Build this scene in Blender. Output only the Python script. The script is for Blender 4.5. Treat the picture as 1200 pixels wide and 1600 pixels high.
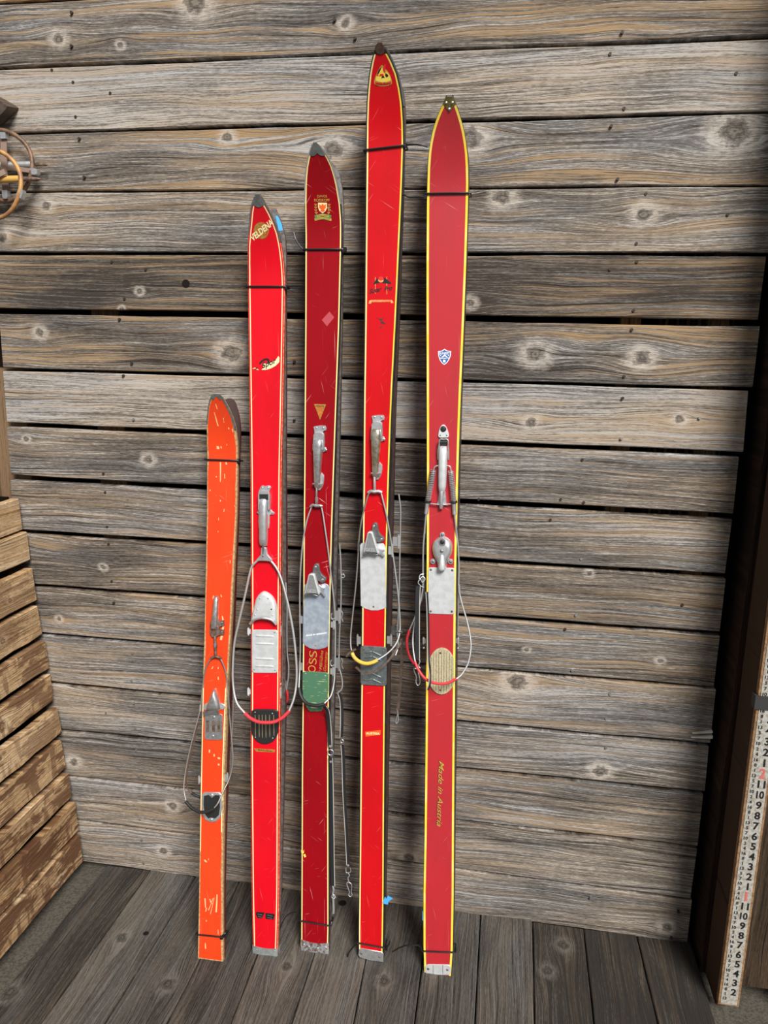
import bpy, bmesh, math, random
import numpy as np
from mathutils import Matrix, Vector

# ------------------------------------------------------------------ scene, camera, sky, sun, exposure
for o in list(bpy.data.objects):
    bpy.data.objects.remove(o)
SC = bpy.context.scene
COL = SC.collection
random.seed(7)

D = 1.84                      # distance of the camera from the back wall (metres)
CAMH = 0.8128 * D             # camera height above the deck
F = 1205.06                   # focal length in pixels of the 1200 x 1600 frame
YAW, PITCH, ROLL = math.radians(-9.1415), math.radians(12.0552), math.radians(1.1453)
cy, sy, cp, sp = math.cos(YAW), math.sin(YAW), math.cos(PITCH), math.sin(PITCH)
fwd = np.array([sy * cp, cy * cp, -sp]); rgt = np.array([cy, -sy, 0.0]); upv = np.cross(rgt, fwd)
cr_, sr_ = math.cos(ROLL), math.sin(ROLL)
R3 = np.array([cr_ * rgt + sr_ * upv, -sr_ * rgt + cr_ * upv, fwd])
CAMP = np.array([0.0, -D, CAMH])
cam = bpy.data.cameras.new('camera')
cam.sensor_fit = 'VERTICAL'; cam.sensor_height = 24.0; cam.lens = 24.0 * F / 1600.0; cam.clip_start = 0.02
cob = bpy.data.objects.new('camera', cam); COL.objects.link(cob)
M = Matrix.Identity(4)
for i in range(3):
    M[i][0], M[i][1], M[i][2], M[i][3] = R3[0][i], R3[1][i], -R3[2][i], CAMP[i]
cob.matrix_world = M
SC.camera = cob

SC.view_settings.view_transform = 'Standard'
SC.view_settings.look = 'None'
SC.view_settings.gamma = 1.0
SC.view_settings.use_curve_mapping = False
SC.view_settings.exposure = 0.0

W = bpy.data.worlds.new('sky'); SC.world = W; W.use_nodes = True
wn, wl_ = W.node_tree.nodes, W.node_tree.links
wn.clear()
tc = wn.new('ShaderNodeTexCoord'); sx = wn.new('ShaderNodeSeparateXYZ'); rp = wn.new('ShaderNodeValToRGB')
bg = wn.new('ShaderNodeBackground'); wo = wn.new('ShaderNodeOutputWorld')
rp.color_ramp.elements[0].position = 0.0; rp.color_ramp.elements[0].color = (0.30, 0.29, 0.27, 1)
rp.color_ramp.elements[1].position = 1.0; rp.color_ramp.elements[1].color = (0.60, 0.66, 0.74, 1)
for ps, c in ((0.48, (0.34, 0.33, 0.31, 1)), (0.53, (1.0, 1.0, 1.0, 1)), (0.66, (0.95, 0.97, 1.0, 1))):
    e = rp.color_ramp.elements.new(ps); e.color = c
mp = wn.new('ShaderNodeMath'); mp.operation = 'MULTIPLY_ADD'; mp.inputs[1].default_value = 0.5; mp.inputs[2].default_value = 0.5
wl_.new(tc.outputs['Generated'], sx.inputs[0]); wl_.new(sx.outputs['Z'], mp.inputs[0]); wl_.new(mp.outputs[0], rp.inputs[0])
wl_.new(rp.outputs[0], bg.inputs[0]); wl_.new(bg.outputs[0], wo.inputs[0])
bg.inputs[1].default_value = 0.37

sun = bpy.data.lights.new('overcast_sun', 'SUN'); sun.energy = 5.2; sun.angle = math.radians(21); sun.color = (1.0, 0.965, 0.92)
sob = bpy.data.objects.new('overcast_sun', sun); COL.objects.link(sob)
SUN_AZ, SUN_EL = math.radians(28), math.radians(40)     # to the right of the wall's normal, above the horizon
sdir = Vector((math.sin(SUN_AZ) * math.cos(SUN_EL), -math.cos(SUN_AZ) * math.cos(SUN_EL), math.sin(SUN_EL)))
sob.rotation_euler = sdir.to_track_quat('Z', 'Y').to_euler(); sob.location = sdir * 6

# ------------------------------------------------------------------ measuring helpers
def ray(x, y):
    return R3.T @ np.array([(x - 600) / F, -(y - 800) / F, 1.0])
def at_plane(x, y, p0, n):
    d = ray(x, y); return CAMP + d * (np.dot(p0 - CAMP, n) / np.dot(d, n))
def wall_pt(x, y, Y=0.0):
    return at_plane(x, y, np.array([0, Y, 0.0]), np.array([0, 1.0, 0]))
def floor_pt(x, y, Z=0.0):
    return at_plane(x, y, np.array([0, 0, Z]), np.array([0, 0, 1.0]))

# ------------------------------------------------------------------ node helpers
class NT:
    def __init__(s, name):
        s.m = bpy.data.materials.new(name); s.m.use_nodes = True
        s.t = s.m.node_tree; s.n = s.t.nodes; s.l = s.t.links
        s.b = s.n['Principled BSDF']
    def put(s, sock, v):
        if v is None: return
        if isinstance(v, bpy.types.NodeSocket): s.l.new(v, sock)
        elif isinstance(v, (tuple, list)) and len(v) == 3 and sock.type == 'RGBA': sock.default_value = (*v, 1)
        else: sock.default_value = v
    def math(s, op, a, b=None, c=None, clamp=False):
        n = s.n.new('ShaderNodeMath'); n.operation = op; n.use_clamp = clamp
        for i, v in enumerate((a, b, c)): s.put(n.inputs[i], v)
        return n.outputs[0]
    def comb(s, x, y, z):
        n = s.n.new('ShaderNodeCombineXYZ')
        for i, v in enumerate((x, y, z)): s.put(n.inputs[i], v)
        return n.outputs[0]
    def sep(s, v):
        n = s.n.new('ShaderNodeSeparateXYZ'); s.put(n.inputs[0], v); return n.outputs
    def noise(s, v, scale=1.0, detail=2.0, rough=0.5):
        n = s.n.new('ShaderNodeTexNoise'); s.put(n.inputs['Vector'], v)
        n.inputs['Scale'].default_value = scale; n.inputs['Detail'].default_value = detail; n.inputs['Roughness'].default_value = rough
        return n.outputs['Fac']
    def step(s, v, a, b, lo=0.0, hi=1.0):
        n = s.n.new('ShaderNodeMapRange'); n.interpolation_type = 'SMOOTHSTEP'
        s.put(n.inputs[0], v)
        for i, x in enumerate((a, b, lo, hi)): s.put(n.inputs[i + 1], x)
        return n.outputs[0]
    def mix(s, f, a, b, mode='MIX'):
        n = s.n.new('ShaderNodeMix'); n.data_type = 'RGBA'; n.blend_type = mode
        s.put(n.inputs[0], f); s.put(n.inputs[6], a); s.put(n.inputs[7], b)
        return n.outputs[2]
    def attr(s, name, kind='OBJECT'):
        n = s.n.new('ShaderNodeAttribute'); n.attribute_type = kind; n.attribute_name = name; return n
    def obco(s):
        return s.n.new('ShaderNodeTexCoord').outputs['Object']
    def bump(s, h, dist, strength=1.0):
        n = s.n.new('ShaderNodeBump'); n.inputs['Strength'].default_value = strength; n.inputs['Distance'].default_value = dist
        s.put(n.inputs['Height'], h); s.l.new(n.outputs[0], s.b.inputs['Normal'])
    def set(s, **k):
        for a, v in k.items(): s.put(s.b.inputs[a.replace('_', ' ')], v)
        return s.m

def wood(name, dark, mid, light, warm, warm_amt=1.0, crack=1.0, pale=1.0, stain=None, cool_amt=0.0, rough=0.85, spec=0.25):
    """old board: fibres, growth bands bending round knots, warm streaks, cracks, pale halos"""
    t = NT(name)
    x, y, z = t.sep(t.obco())[:3]
    seed = t.attr('seed').outputs['Fac']
    g = z; knot = 0.0; halo = 0.0; dmin = 9.0
    for i in range(4):
        k = t.attr('k%d' % i).outputs['Vector']; kx, kz, kr = t.sep(k)[:3]
        dx = t.math('DIVIDE', t.math('SUBTRACT', x, kx), kr); dzr = t.math('SUBTRACT', z, kz); dz = t.math('DIVIDE', dzr, kr)
        e = t.math('ADD', t.math('POWER', t.math('ABSOLUTE', t.math('DIVIDE', dx, 4.5)), 2.0), t.math('POWER', t.math('ABSOLUTE', t.math('DIVIDE', dz, 1.9)), 2.0))
        inf = t.math('EXPONENT', t.math('MULTIPLY', e, -1.0))
        g = t.math('SUBTRACT', g, t.math('MULTIPLY', t.math('MULTIPLY', dzr, 0.88), inf))
        d = t.math('SQRT', t.math('ADD', t.math('MULTIPLY', t.math('POWER', t.math('ABSOLUTE', dx), 2.0), 0.75), t.math('POWER', t.math('ABSOLUTE', dz), 2.0)))
        dmin = t.math('MINIMUM', dmin, d)
    wob = t.noise(t.comb(t.math('MULTIPLY', x, 55.0), t.math('MULTIPLY', z, 75.0), seed), 1.0, 3.0, 0.6)
    dmin = t.math('ADD', dmin, t.math('MULTIPLY', t.math('SUBTRACT', wob, 0.5), 1.5))
    knot = t.step(dmin, 0.45, 0.85, 1.0, 0.0)
    rim = t.math('MULTIPLY', t.step(dmin, 0.5, 0.72), t.step(dmin, 0.72, 1.0, 1.0, 0.0))
    halo = t.math('MULTIPLY', t.step(dmin, 0.9, 2.3, 1.0, 0.0), pale)
    so = t.math('MULTIPLY', seed, 3.17)
    xs = t.math('ADD', x, so)
    warp = t.noise(t.comb(t.math('MULTIPLY', xs, 1.9), t.math('MULTIPLY', z, 9.0), seed), 1.0, 2.0)
    g = t.math('ADD', g, t.math('MULTIPLY', t.math('SUBTRACT', warp, 0.5), 0.055))
    def nz(fx, fz, det=2.0, off=0.0, rough_=0.5):
        return t.noise(t.comb(t.math('MULTIPLY', xs, fx), t.math('MULTIPLY', g, fz), t.math('ADD', seed, off)), 1.0, det, rough_)
    fine = nz(6.0, 470.0, 4.0, 0.0, 0.7)
    band = nz(1.1, 150.0, 3.0, 5.0, 0.6)
    ring = nz(0.9, 55.0, 2.0, 11.0)
    broad = t.noise(t.comb(t.math('MULTIPLY', xs, 2.4), t.math('MULTIPLY', z, 11.0), t.math('ADD', seed, 21.0)), 1.0, 4.0, 0.6)
    fleck = t.noise(t.comb(t.math('MULTIPLY', xs, 60.0), t.math('MULTIPLY', z, 420.0), seed), 1.0, 3.0, 0.75)
    v = t.math('ADD', t.math('ADD', t.math('MULTIPLY', fine, 0.40), t.math('MULTIPLY', band, 0.24)), t.math('ADD', t.math('MULTIPLY', broad, 0.20), t.math('MULTIPLY', fleck, 0.24)))
    v = t.math('ADD', v, t.math('MULTIPLY', t.attr('lift').outputs['Fac'], 0.14))
    lo = t.step(v, 0.465, 0.54); hi = t.step(v, 0.54, 0.63)
    cool = t.step(t.noise(t.comb(t.math('MULTIPLY', xs, 1.7), t.math('MULTIPLY', z, 7.0), t.math('ADD', seed, 51.0)), 1.0, 2.0), 0.42, 0.60)
    gm = sum(mid) / 3; gl = sum(light) / 3
    mid2 = (gm * 0.93, gm * 0.985, gm * 1.06); light2 = (gl * 0.95, gl * 0.995, gl * 1.05)
    cool = t.math('MULTIPLY', cool, cool_amt)
    c = t.mix(hi, t.mix(lo, dark, t.mix(cool, mid, mid2)), t.mix(cool, light, light2))
    wm = t.math('MULTIPLY', t.math('MULTIPLY', t.step(ring, 0.42, 0.60), t.step(nz(1.3, 150.0, 2.0, 17.0), 0.38, 0.54)), t.step(broad, 0.36, 0.58))
    wm = t.math('MULTIPLY', wm, t.step(fine, 0.36, 0.54, 0.2, 1.0))
    wamt = t.math('MULTIPLY', t.math('ADD', t.attr('warm').outputs['Fac'], 1.0), warm_amt)
    c = t.mix(t.math('MULTIPLY', t.math('MULTIPLY', wm, wamt), 0.68, clamp=True), c, warm)
    ck = t.math('MAXIMUM', t.step(nz(3.2, 300.0, 2.0, 31.0), 0.66, 0.72), t.math('MULTIPLY', t.step(band, 0.36, 0.30), 0.55))
    c = t.mix(t.math('MULTIPLY', ck, 0.72 * crack, clamp=True), c, tuple(q * 0.35 for q in dark))
    c = t.mix(t.math('MULTIPLY', halo, t.step(fleck, 0.35, 0.6, 0.25, 0.75)), c, tuple(min(1, q * 1.2) for q in light))
    rings = t.math('SINE', t.math('MULTIPLY', dmin, 11.0))
    kc = t.mix(t.step(t.math('ADD', t.math('MULTIPLY', rings, 0.16), fleck), 0.40, 0.62), tuple(q * 0.7 for q in dark), tuple(q * 0.95 for q in mid))
    c = t.mix(t.math('MULTIPLY', knot, 0.8), c, kc)
    c = t.mix(t.math('MULTIPLY', rim, 0.5), c, tuple(q * 0.55 for q in dark))
    h3 = t.attr('hole').outputs['Vector']; hx, hz, hr = t.sep(h3)[:3]
    hd = t.math('DIVIDE', t.math('SQRT', t.math('ADD', t.math('POWER', t.math('ABSOLUTE', t.math('SUBTRACT', x, hx)), 2.0), t.math('POWER', t.math('ABSOLUTE', t.math('SUBTRACT', z, hz)), 2.0))), hr)
    c = t.mix(t.step(hd, 0.85, 1.1, 1.0, 0.0), c, (0.008, 0.006, 0.005))
    if stain:
        dn = t.noise(t.comb(t.math('MULTIPLY', xs, 26.0), t.math('MULTIPLY', z, 5.0), 3.0), 1.0, 3.0, 0.6)
        bl = t.noise(t.comb(t.math('MULTIPLY', xs, 7.0), t.math('MULTIPLY', z, 20.0), t.math('ADD', seed, 4.0)), 1.0, 4.0, 0.65)
        sm = t.math('MAXIMUM', t.math('MULTIPLY', t.step(dn, 0.50, 0.58), 0.8), t.step(bl, 0.475, 0.53))
        sm = t.math('MULTIPLY', sm, t.attr('stain').outputs['Fac'])
        c = t.mix(t.math('MULTIPLY', sm, 0.88, clamp=True), c, stain)
    h = t.math('SUBTRACT', t.math('ADD', t.math('MULTIPLY', fine, 0.5), t.math('MULTIPLY', band, 0.7)), t.math('MULTIPLY', ck, 0.5))
    h = t.math('ADD', h, t.math('MULTIPLY', fleck, 0.25))
    t.bump(h, 0.0035, 0.9)
    return t.set(Base_Color=c, Roughness=rough, Specular_IOR_Level=spec)

MAT = {}
MAT['barn'] = wood('barn_wood', (0.050, 0.039, 0.031), (0.165, 0.139, 0.114), (0.47, 0.42, 0.365), (0.37, 0.245, 0.13), cool_amt=0.5)
MAT['deck'] = wood('deck_wood', (0.030, 0.026, 0.022), (0.080, 0.070, 0.059), (0.160, 0.145, 0.125), (0.155, 0.108, 0.065), cool_amt=0.3, warm_amt=0.45, crack=0.8, pale=0.7)
MAT['lath'] = wood('stained_lath_wood', (0.15, 0.075, 0.033), (0.47, 0.305, 0.160), (0.76, 0.60, 0.40), (0.50, 0.27, 0.10), warm_amt=0.6, crack=0.9, pale=0.6, stain=(0.105, 0.042, 0.020))
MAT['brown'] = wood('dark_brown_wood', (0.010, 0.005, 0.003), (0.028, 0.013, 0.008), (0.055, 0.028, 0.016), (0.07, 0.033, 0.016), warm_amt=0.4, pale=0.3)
MAT['panel'] = wood('shaded_panel_wood', (0.014, 0.009, 0.005), (0.045, 0.028, 0.016), (0.080, 0.056, 0.035), (0.09, 0.045, 0.02), warm_amt=0.6, pale=0.3)  # shadow of the right corner put into these darkened wood tones
MAT['stud'] = wood('brown_stud_wood', (0.05, 0.027, 0.014), (0.13, 0.075, 0.038), (0.22, 0.14, 0.08), (0.28, 0.15, 0.06), warm_amt=0.6, pale=0.3)

def plain(name, col, rough=0.5, metal=0.0, var=0.0, vs=60.0, spec=0.5, coat=0.0, bump=0.0, col2=None):
    t = NT(name); c = col
    if var or col2:
        nz = t.noise(t.obco(), vs, 4.0, 0.6)
        c = t.mix(t.step(nz, 0.40, 0.64), col, col2 if col2 else tuple(q * (1 - var) for q in col))
        if bump: t.bump(nz, bump, 0.5)
    t.set(Base_Color=c, Roughness=rough, Metallic=metal, Specular_IOR_Level=spec)
    if coat: t.set(Coat_Weight=coat, Coat_Roughness=0.12)
    return t.m
MAT['void'] = plain('dark_backing', (0.012, 0.009, 0.007), 0.95, spec=0.0)
MAT['soil'] = plain('dark_soil', (0.115, 0.104, 0.084), 0.95, spec=0.1, vs=160.0, col2=(0.07, 0.064, 0.052), bump=0.004)
MAT['yard'] = plain('gravel_yard', (0.17, 0.16, 0.145), 0.95, spec=0.1, vs=30.0, col2=(0.12, 0.113, 0.10))
MAT['pebble'] = plain('pale_debris', (0.42, 0.37, 0.29), 0.8)
MAT['nail'] = plain('rusty_nail', (0.06, 0.045, 0.038), 0.6, 0.6)
MAT['nail_bright'] = plain('galvanised_nail', (0.55, 0.56, 0.57), 0.4, 0.9)
MAT['alu'] = plain('dull_aluminium', (0.70, 0.72, 0.74), 0.38, 0.8, vs=90.0, col2=(0.58, 0.60, 0.62))
MAT['alu_white'] = plain('pale_aluminium_sheet', (0.71, 0.735, 0.75), 0.5, 0.45, vs=70.0, col2=(0.62, 0.645, 0.66))
MAT['alu_blue'] = plain('blue_grey_aluminium_sheet', (0.44, 0.52, 0.63), 0.42, 0.6, vs=55.0, col2=(0.58, 0.66, 0.76))
MAT['chrome'] = plain('worn_chrome', (0.80, 0.82, 0.84), 0.27, 0.92, vs=120.0, col2=(0.60, 0.60, 0.60))
MAT['brassy'] = plain('worn_nickel_over_brass', (0.74, 0.72, 0.64), 0.28, 0.92, vs=90.0, col2=(0.50, 0.43, 0.28))
MAT['steel'] = plain('grey_steel', (0.30, 0.31, 0.31), 0.42, 0.85, vs=80.0, col2=(0.21, 0.215, 0.215))
MAT['wedge'] = plain('grey_casting', (0.17, 0.172, 0.175), 0.45, 0.5, vs=200.0, col2=(0.12, 0.122, 0.125))
MAT['wedge_face'] = plain('grey_cast_face', (0.27, 0.28, 0.285), 0.5, 0.3, vs=260.0, col2=(0.22, 0.228, 0.232))  # darker than the rim, painting in contrast under flat light
MAT['gun'] = plain('gunmetal_plate', (0.24, 0.28, 0.29), 0.45, 0.7, vs=80.0, col2=(0.17, 0.20, 0.21))
MAT['rusty'] = plain('rusted_steel', (0.23, 0.17, 0.14), 0.6, 0.6, vs=130.0, col2=(0.13, 0.075, 0.05))
MAT['tip_steel'] = plain('oxidised_tip_steel', (0.23, 0.25, 0.245), 0.45, 0.55, vs=110.0, col2=(0.16, 0.175, 0.17))
MAT['tip_rust'] = plain('rust_brown_tip_steel', (0.105, 0.062, 0.045), 0.55, 0.3, vs=160.0, col2=(0.065, 0.04, 0.03))
MAT['brass'] = plain('olive_brass', (0.30, 0.25, 0.09), 0.4, 0.7, vs=120.0, col2=(0.22, 0.18, 0.06))
MAT['cable'] = plain('bright_steel_cable', (0.66, 0.68, 0.69), 0.42, 0.75)
MAT['cable_old'] = plain('tarnished_steel_cable', (0.36, 0.335, 0.31), 0.5, 0.7)
MAT['rubber'] = plain('black_rubber', (0.016, 0.017, 0.018), 0.5)
MAT['tie'] = plain('black_nylon', (0.009, 0.009, 0.010), 0.35)
MAT['leather'] = plain('black_leather', (0.014, 0.015, 0.018), 0.55)
MAT['leather_edge'] = plain('raw_leather_edge', (0.50, 0.47, 0.42), 0.8)
MAT['leather_brown'] = plain('brown_leather', (0.075, 0.048, 0.036), 0.75, vs=140.0, col2=(0.125, 0.088, 0.066))
MAT['red_plastic'] = plain('red_plastic_sleeve', (0.72, 0.045, 0.06), 0.38)
MAT['yellow_plastic'] = plain('yellow_plastic_sleeve', (0.80, 0.52, 0.06), 0.45, vs=80.0, col2=(0.62, 0.42, 0.10))
MAT['cream'] = plain('cream_print', (0.88, 0.78, 0.42), 0.4)
MAT['yellow'] = plain('yellow_lacquer', (0.92, 0.66, 0.05), 0.3, vs=20.0, col2=(0.93, 0.74, 0.16))
MAT['pale_yellow'] = plain('pale_yellow_lacquer', (0.92, 0.78, 0.32), 0.3)
MAT['gold'] = plain('gold_print', (0.62, 0.40, 0.08), 0.4, 0.25)
MAT['olive_gold'] = plain('worn_gold_print', (0.40, 0.28, 0.045), 0.45, 0.2, vs=220.0, col2=(0.50, 0.10, 0.03))
MAT['ink'] = plain('black_print', (0.012, 0.011, 0.012), 0.45)
MAT['ink_worn'] = plain('worn_black_print', (0.03, 0.018, 0.02), 0.5, vs=420.0, col2=(0.20, 0.02, 0.03))
MAT['red_print'] = plain('red_print', (0.70, 0.03, 0.02), 0.4)
MAT['orange_print'] = plain('orange_print', (0.90, 0.13, 0.02), 0.4)
MAT['green_print'] = plain('green_print', (0.08, 0.25, 0.08), 0.4)
MAT['blue_print'] = plain('blue_print', (0.035, 0.13, 0.42), 0.4)
MAT['white_print'] = plain('white_print', (0.86, 0.88, 0.90), 0.4)
MAT['tape'] = plain('blue_masking_tape', (0.06, 0.38, 0.86), 0.7)
MAT['black_edge'] = plain('black_lacquer_edge', (0.014, 0.014, 0.016), 0.35, coat=0.3)
MAT['base_dark'] = plain('dark_ski_base', (0.055, 0.028, 0.024), 0.45, vs=40.0, col2=(0.035, 0.02, 0.018))
MAT['maroon_edge'] = plain('maroon_side', (0.13, 0.02, 0.018), 0.4)
MAT['edge_steel'] = plain('steel_running_edge', (0.20, 0.19, 0.185), 0.5, 0.6, vs=90.0, col2=(0.13, 0.10, 0.09))
MAT['raw_ash'] = plain('bare_ash_wood', (0.52, 0.34, 0.16), 0.6, vs=150.0, col2=(0.33, 0.19, 0.08))
MAT['red_edge'] = plain('worn_red_edge', (0.72, 0.10, 0.05), 0.35, vs=150.0, col2=(0.66, 0.33, 0.20))
MAT['cork'] = plain('ribbed_beige_rubber', (0.50, 0.45, 0.29), 0.8, vs=300.0, col2=(0.36, 0.31, 0.19))
MAT['cork_dark'] = plain('groove_beige_rubber', (0.16, 0.13, 0.07), 0.9)
MAT['rattan'] = plain('rattan', (0.52, 0.27, 0.08), 0.45, vs=40.0, col2=(0.30, 0.15, 0.07))
MAT['rattan_dark'] = plain('dark_rattan', (0.22, 0.12, 0.065), 0.5, vs=60.0, col2=(0.09, 0.055, 0.04))
MAT['bamboo'] = plain('bamboo', (0.60, 0.36, 0.09), 0.4)
MAT['tan_leather'] = plain('tan_leather', (0.26, 0.18, 0.14), 0.75)
MAT['old_ski'] = plain('old_brown_wood', (0.09, 0.06, 0.04), 0.6, vs=50.0, col2=(0.05, 0.035, 0.026))
MAT['rule_white'] = plain('worn_white_paint', (0.40, 0.40, 0.37), 0.7, vs=150.0, col2=(0.27, 0.235, 0.19))
MAT['rule_edge'] = plain('worn_brown_edge', (0.30, 0.17, 0.08), 0.7, vs=120.0, col2=(0.16, 0.085, 0.04))

def painted_green():
    t = NT('worn_green_paint'); x, y, z = t.sep(t.obco())[:3]
    s = t.noise(t.comb(t.math('MULTIPLY', x, 35.0), t.math('MULTIPLY', y, 330.0), 2.0), 1.0, 3.0, 0.6)
    return t.set(Base_Color=t.mix(t.step(s, 0.61, 0.66), (0.065, 0.175, 0.10), (0.52, 0.50, 0.22)), Roughness=0.5)
MAT['green'] = painted_green()

def lacquer(name, col, scratch=0.3, chips=0.0, pale_mix=0.0, rough=0.2, spec=0.3):
    t = NT(name); x, y, z = t.sep(t.obco())[:3]
    big = t.noise(t.comb(t.math('MULTIPLY', x, 14.0), t.math('MULTIPLY', y, 3.5), 1.0), 1.0, 3.0, 0.55)
    c = t.mix(t.step(big, 0.35, 0.7), col, tuple(q * 0.86 for q in col))
    sc = 0.0
    for i, (ang, fq, ln) in enumerate(((0.25, 420.0, 9.0), (-0.6, 380.0, 12.0), (1.0, 350.0, 14.0), (-1.25, 420.0, 16.0), (0.03, 500.0, 5.0))):
        ca, sa = math.cos(ang), math.sin(ang)
        u = t.math('ADD', t.math('MULTIPLY', x, ca), t.math('MULTIPLY', y, sa))
        v = t.math('SUBTRACT', t.math('MULTIPLY', y, ca), t.math('MULTIPLY', x, sa))
        n1 = t.noise(t.comb(t.math('MULTIPLY', u, fq), t.math('MULTIPLY', v, ln), float(i * 7)), 1.0, 1.0)
        sc = t.math('MAXIMUM', sc, t.step(n1, 0.735, 0.80))
    msk = t.step(t.noise(t.comb(t.math('MULTIPLY', x, 25.0), t.math('MULTIPLY', y, 9.0), 4.0), 1.0, 2.0), 0.40, 0.62, 0.15, 1.0)
    sc = t.math('MULTIPLY', t.math('MULTIPLY', sc, msk), scratch, clamp=True)
    c = t.mix(sc, c, (0.78, 0.50, 0.48))
    if chips:
        n2 = t.noise(t.comb(t.math('MULTIPLY', x, 120.0), t.math('MULTIPLY', y, 34.0), 8.0), 1.0, 2.0, 0.5)
        c = t.mix(t.math('MULTIPLY', t.step(n2, 0.715, 0.735), chips, clamp=True), c, (0.80, 0.55, 0.28))
    if pale_mix:
        c = t.mix(pale_mix, c, (0.62, 0.36, 0.40))  # pale pink mixed evenly into the lacquer
    rg = t.math('ADD', t.math('MULTIPLY', big, 0.12), rough)
    t.set(Base_Color=c, Roughness=rg, Specular_IOR_Level=spec, Coat_Weight=spec * 0.4, Coat_Roughness=0.16)
    return t.m
MAT['red1'] = lacquer('orange_red_lacquer', (0.78, 0.058, 0.012), 0.3, 1.0)
MAT['red2'] = lacquer('bright_red_lacquer', (0.70, 0.004, 0.014), 0.3)
MAT['red3'] = lacquer('dark_red_lacquer', (0.30, 0.002, 0.007), 0.85, spec=0.25)
MAT['red4'] = lacquer('scarlet_lacquer', (0.60, 0.005, 0.010), 0.35)
MAT['red5'] = lacquer('hazed_red_lacquer', (0.48, 0.008, 0.016), 0.35, 0.0, 0.04, 0.27, 0.6)  # sky haze on this ski put into the red as pale pink

# ------------------------------------------------------------------ mesh helpers
def smooth_path(pts, k=6, closed=False):
    P = [np.array(p, float) for p in pts]; n = len(P); out = []
    rng = range(n if closed else n - 1)
    for i in rng:
        p1, p2 = P[i], P[(i + 1) % n]
        p0 = P[(i - 1) % n] if (closed or i > 0) else 2 * p1 - p2
        p3 = P[(i + 2) % n] if (closed or i + 2 < n) else 2 * p2 - p1
        for j in range(k):
            t = j / k
            out.append(0.5 * ((2 * p1) + (p2 - p0) * t + (2 * p0 - 5 * p1 + 4 * p2 - p3) * t * t + (3 * p1 - p0 - 3 * p2 + p3) * t ** 3))
    if not closed: out.append(P[-1])
    return out

def inset(pts, d):
    P = [np.array(p[:2], float) for p in pts]; n = len(P); out = []
    area = sum(P[i][0] * P[(i + 1) % n][1] - P[(i + 1) % n][0] * P[i][1] for i in range(n))
    sg = 1 if area > 0 else -1
    for i in range(n):
        a = P[i] - P[i - 1]; b = P[(i + 1) % n] - P[i]
        na = np.array([-a[1], a[0]]) / (np.linalg.norm(a) + 1e-12); nb = np.array([-b[1], b[0]]) / (np.linalg.norm(b) + 1e-12)
        m = na + nb; m = m / max(np.dot(m, m) / 2, 0.35)
        out.append(P[i] + sg * m * d)
    return out

def round_poly(pts, r, k=3):
    P = [np.array(p[:2], float) for p in pts]; n = len(P); out = []
    for i in range(n):
        a = P[i - 1] - P[i]; b = P[(i + 1) % n] - P[i]; la, lb = np.linalg.norm(a), np.linalg.norm(b); q = min(r, la * .45, lb * .45)
        A, B = P[i] + a / la * q, P[i] + b / lb * q
        for j in range(k + 1):
            t = j / k; out.append((1 - t) ** 2 * A + 2 * t * (1 - t) * P[i] + t * t * B)
    return out

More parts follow.
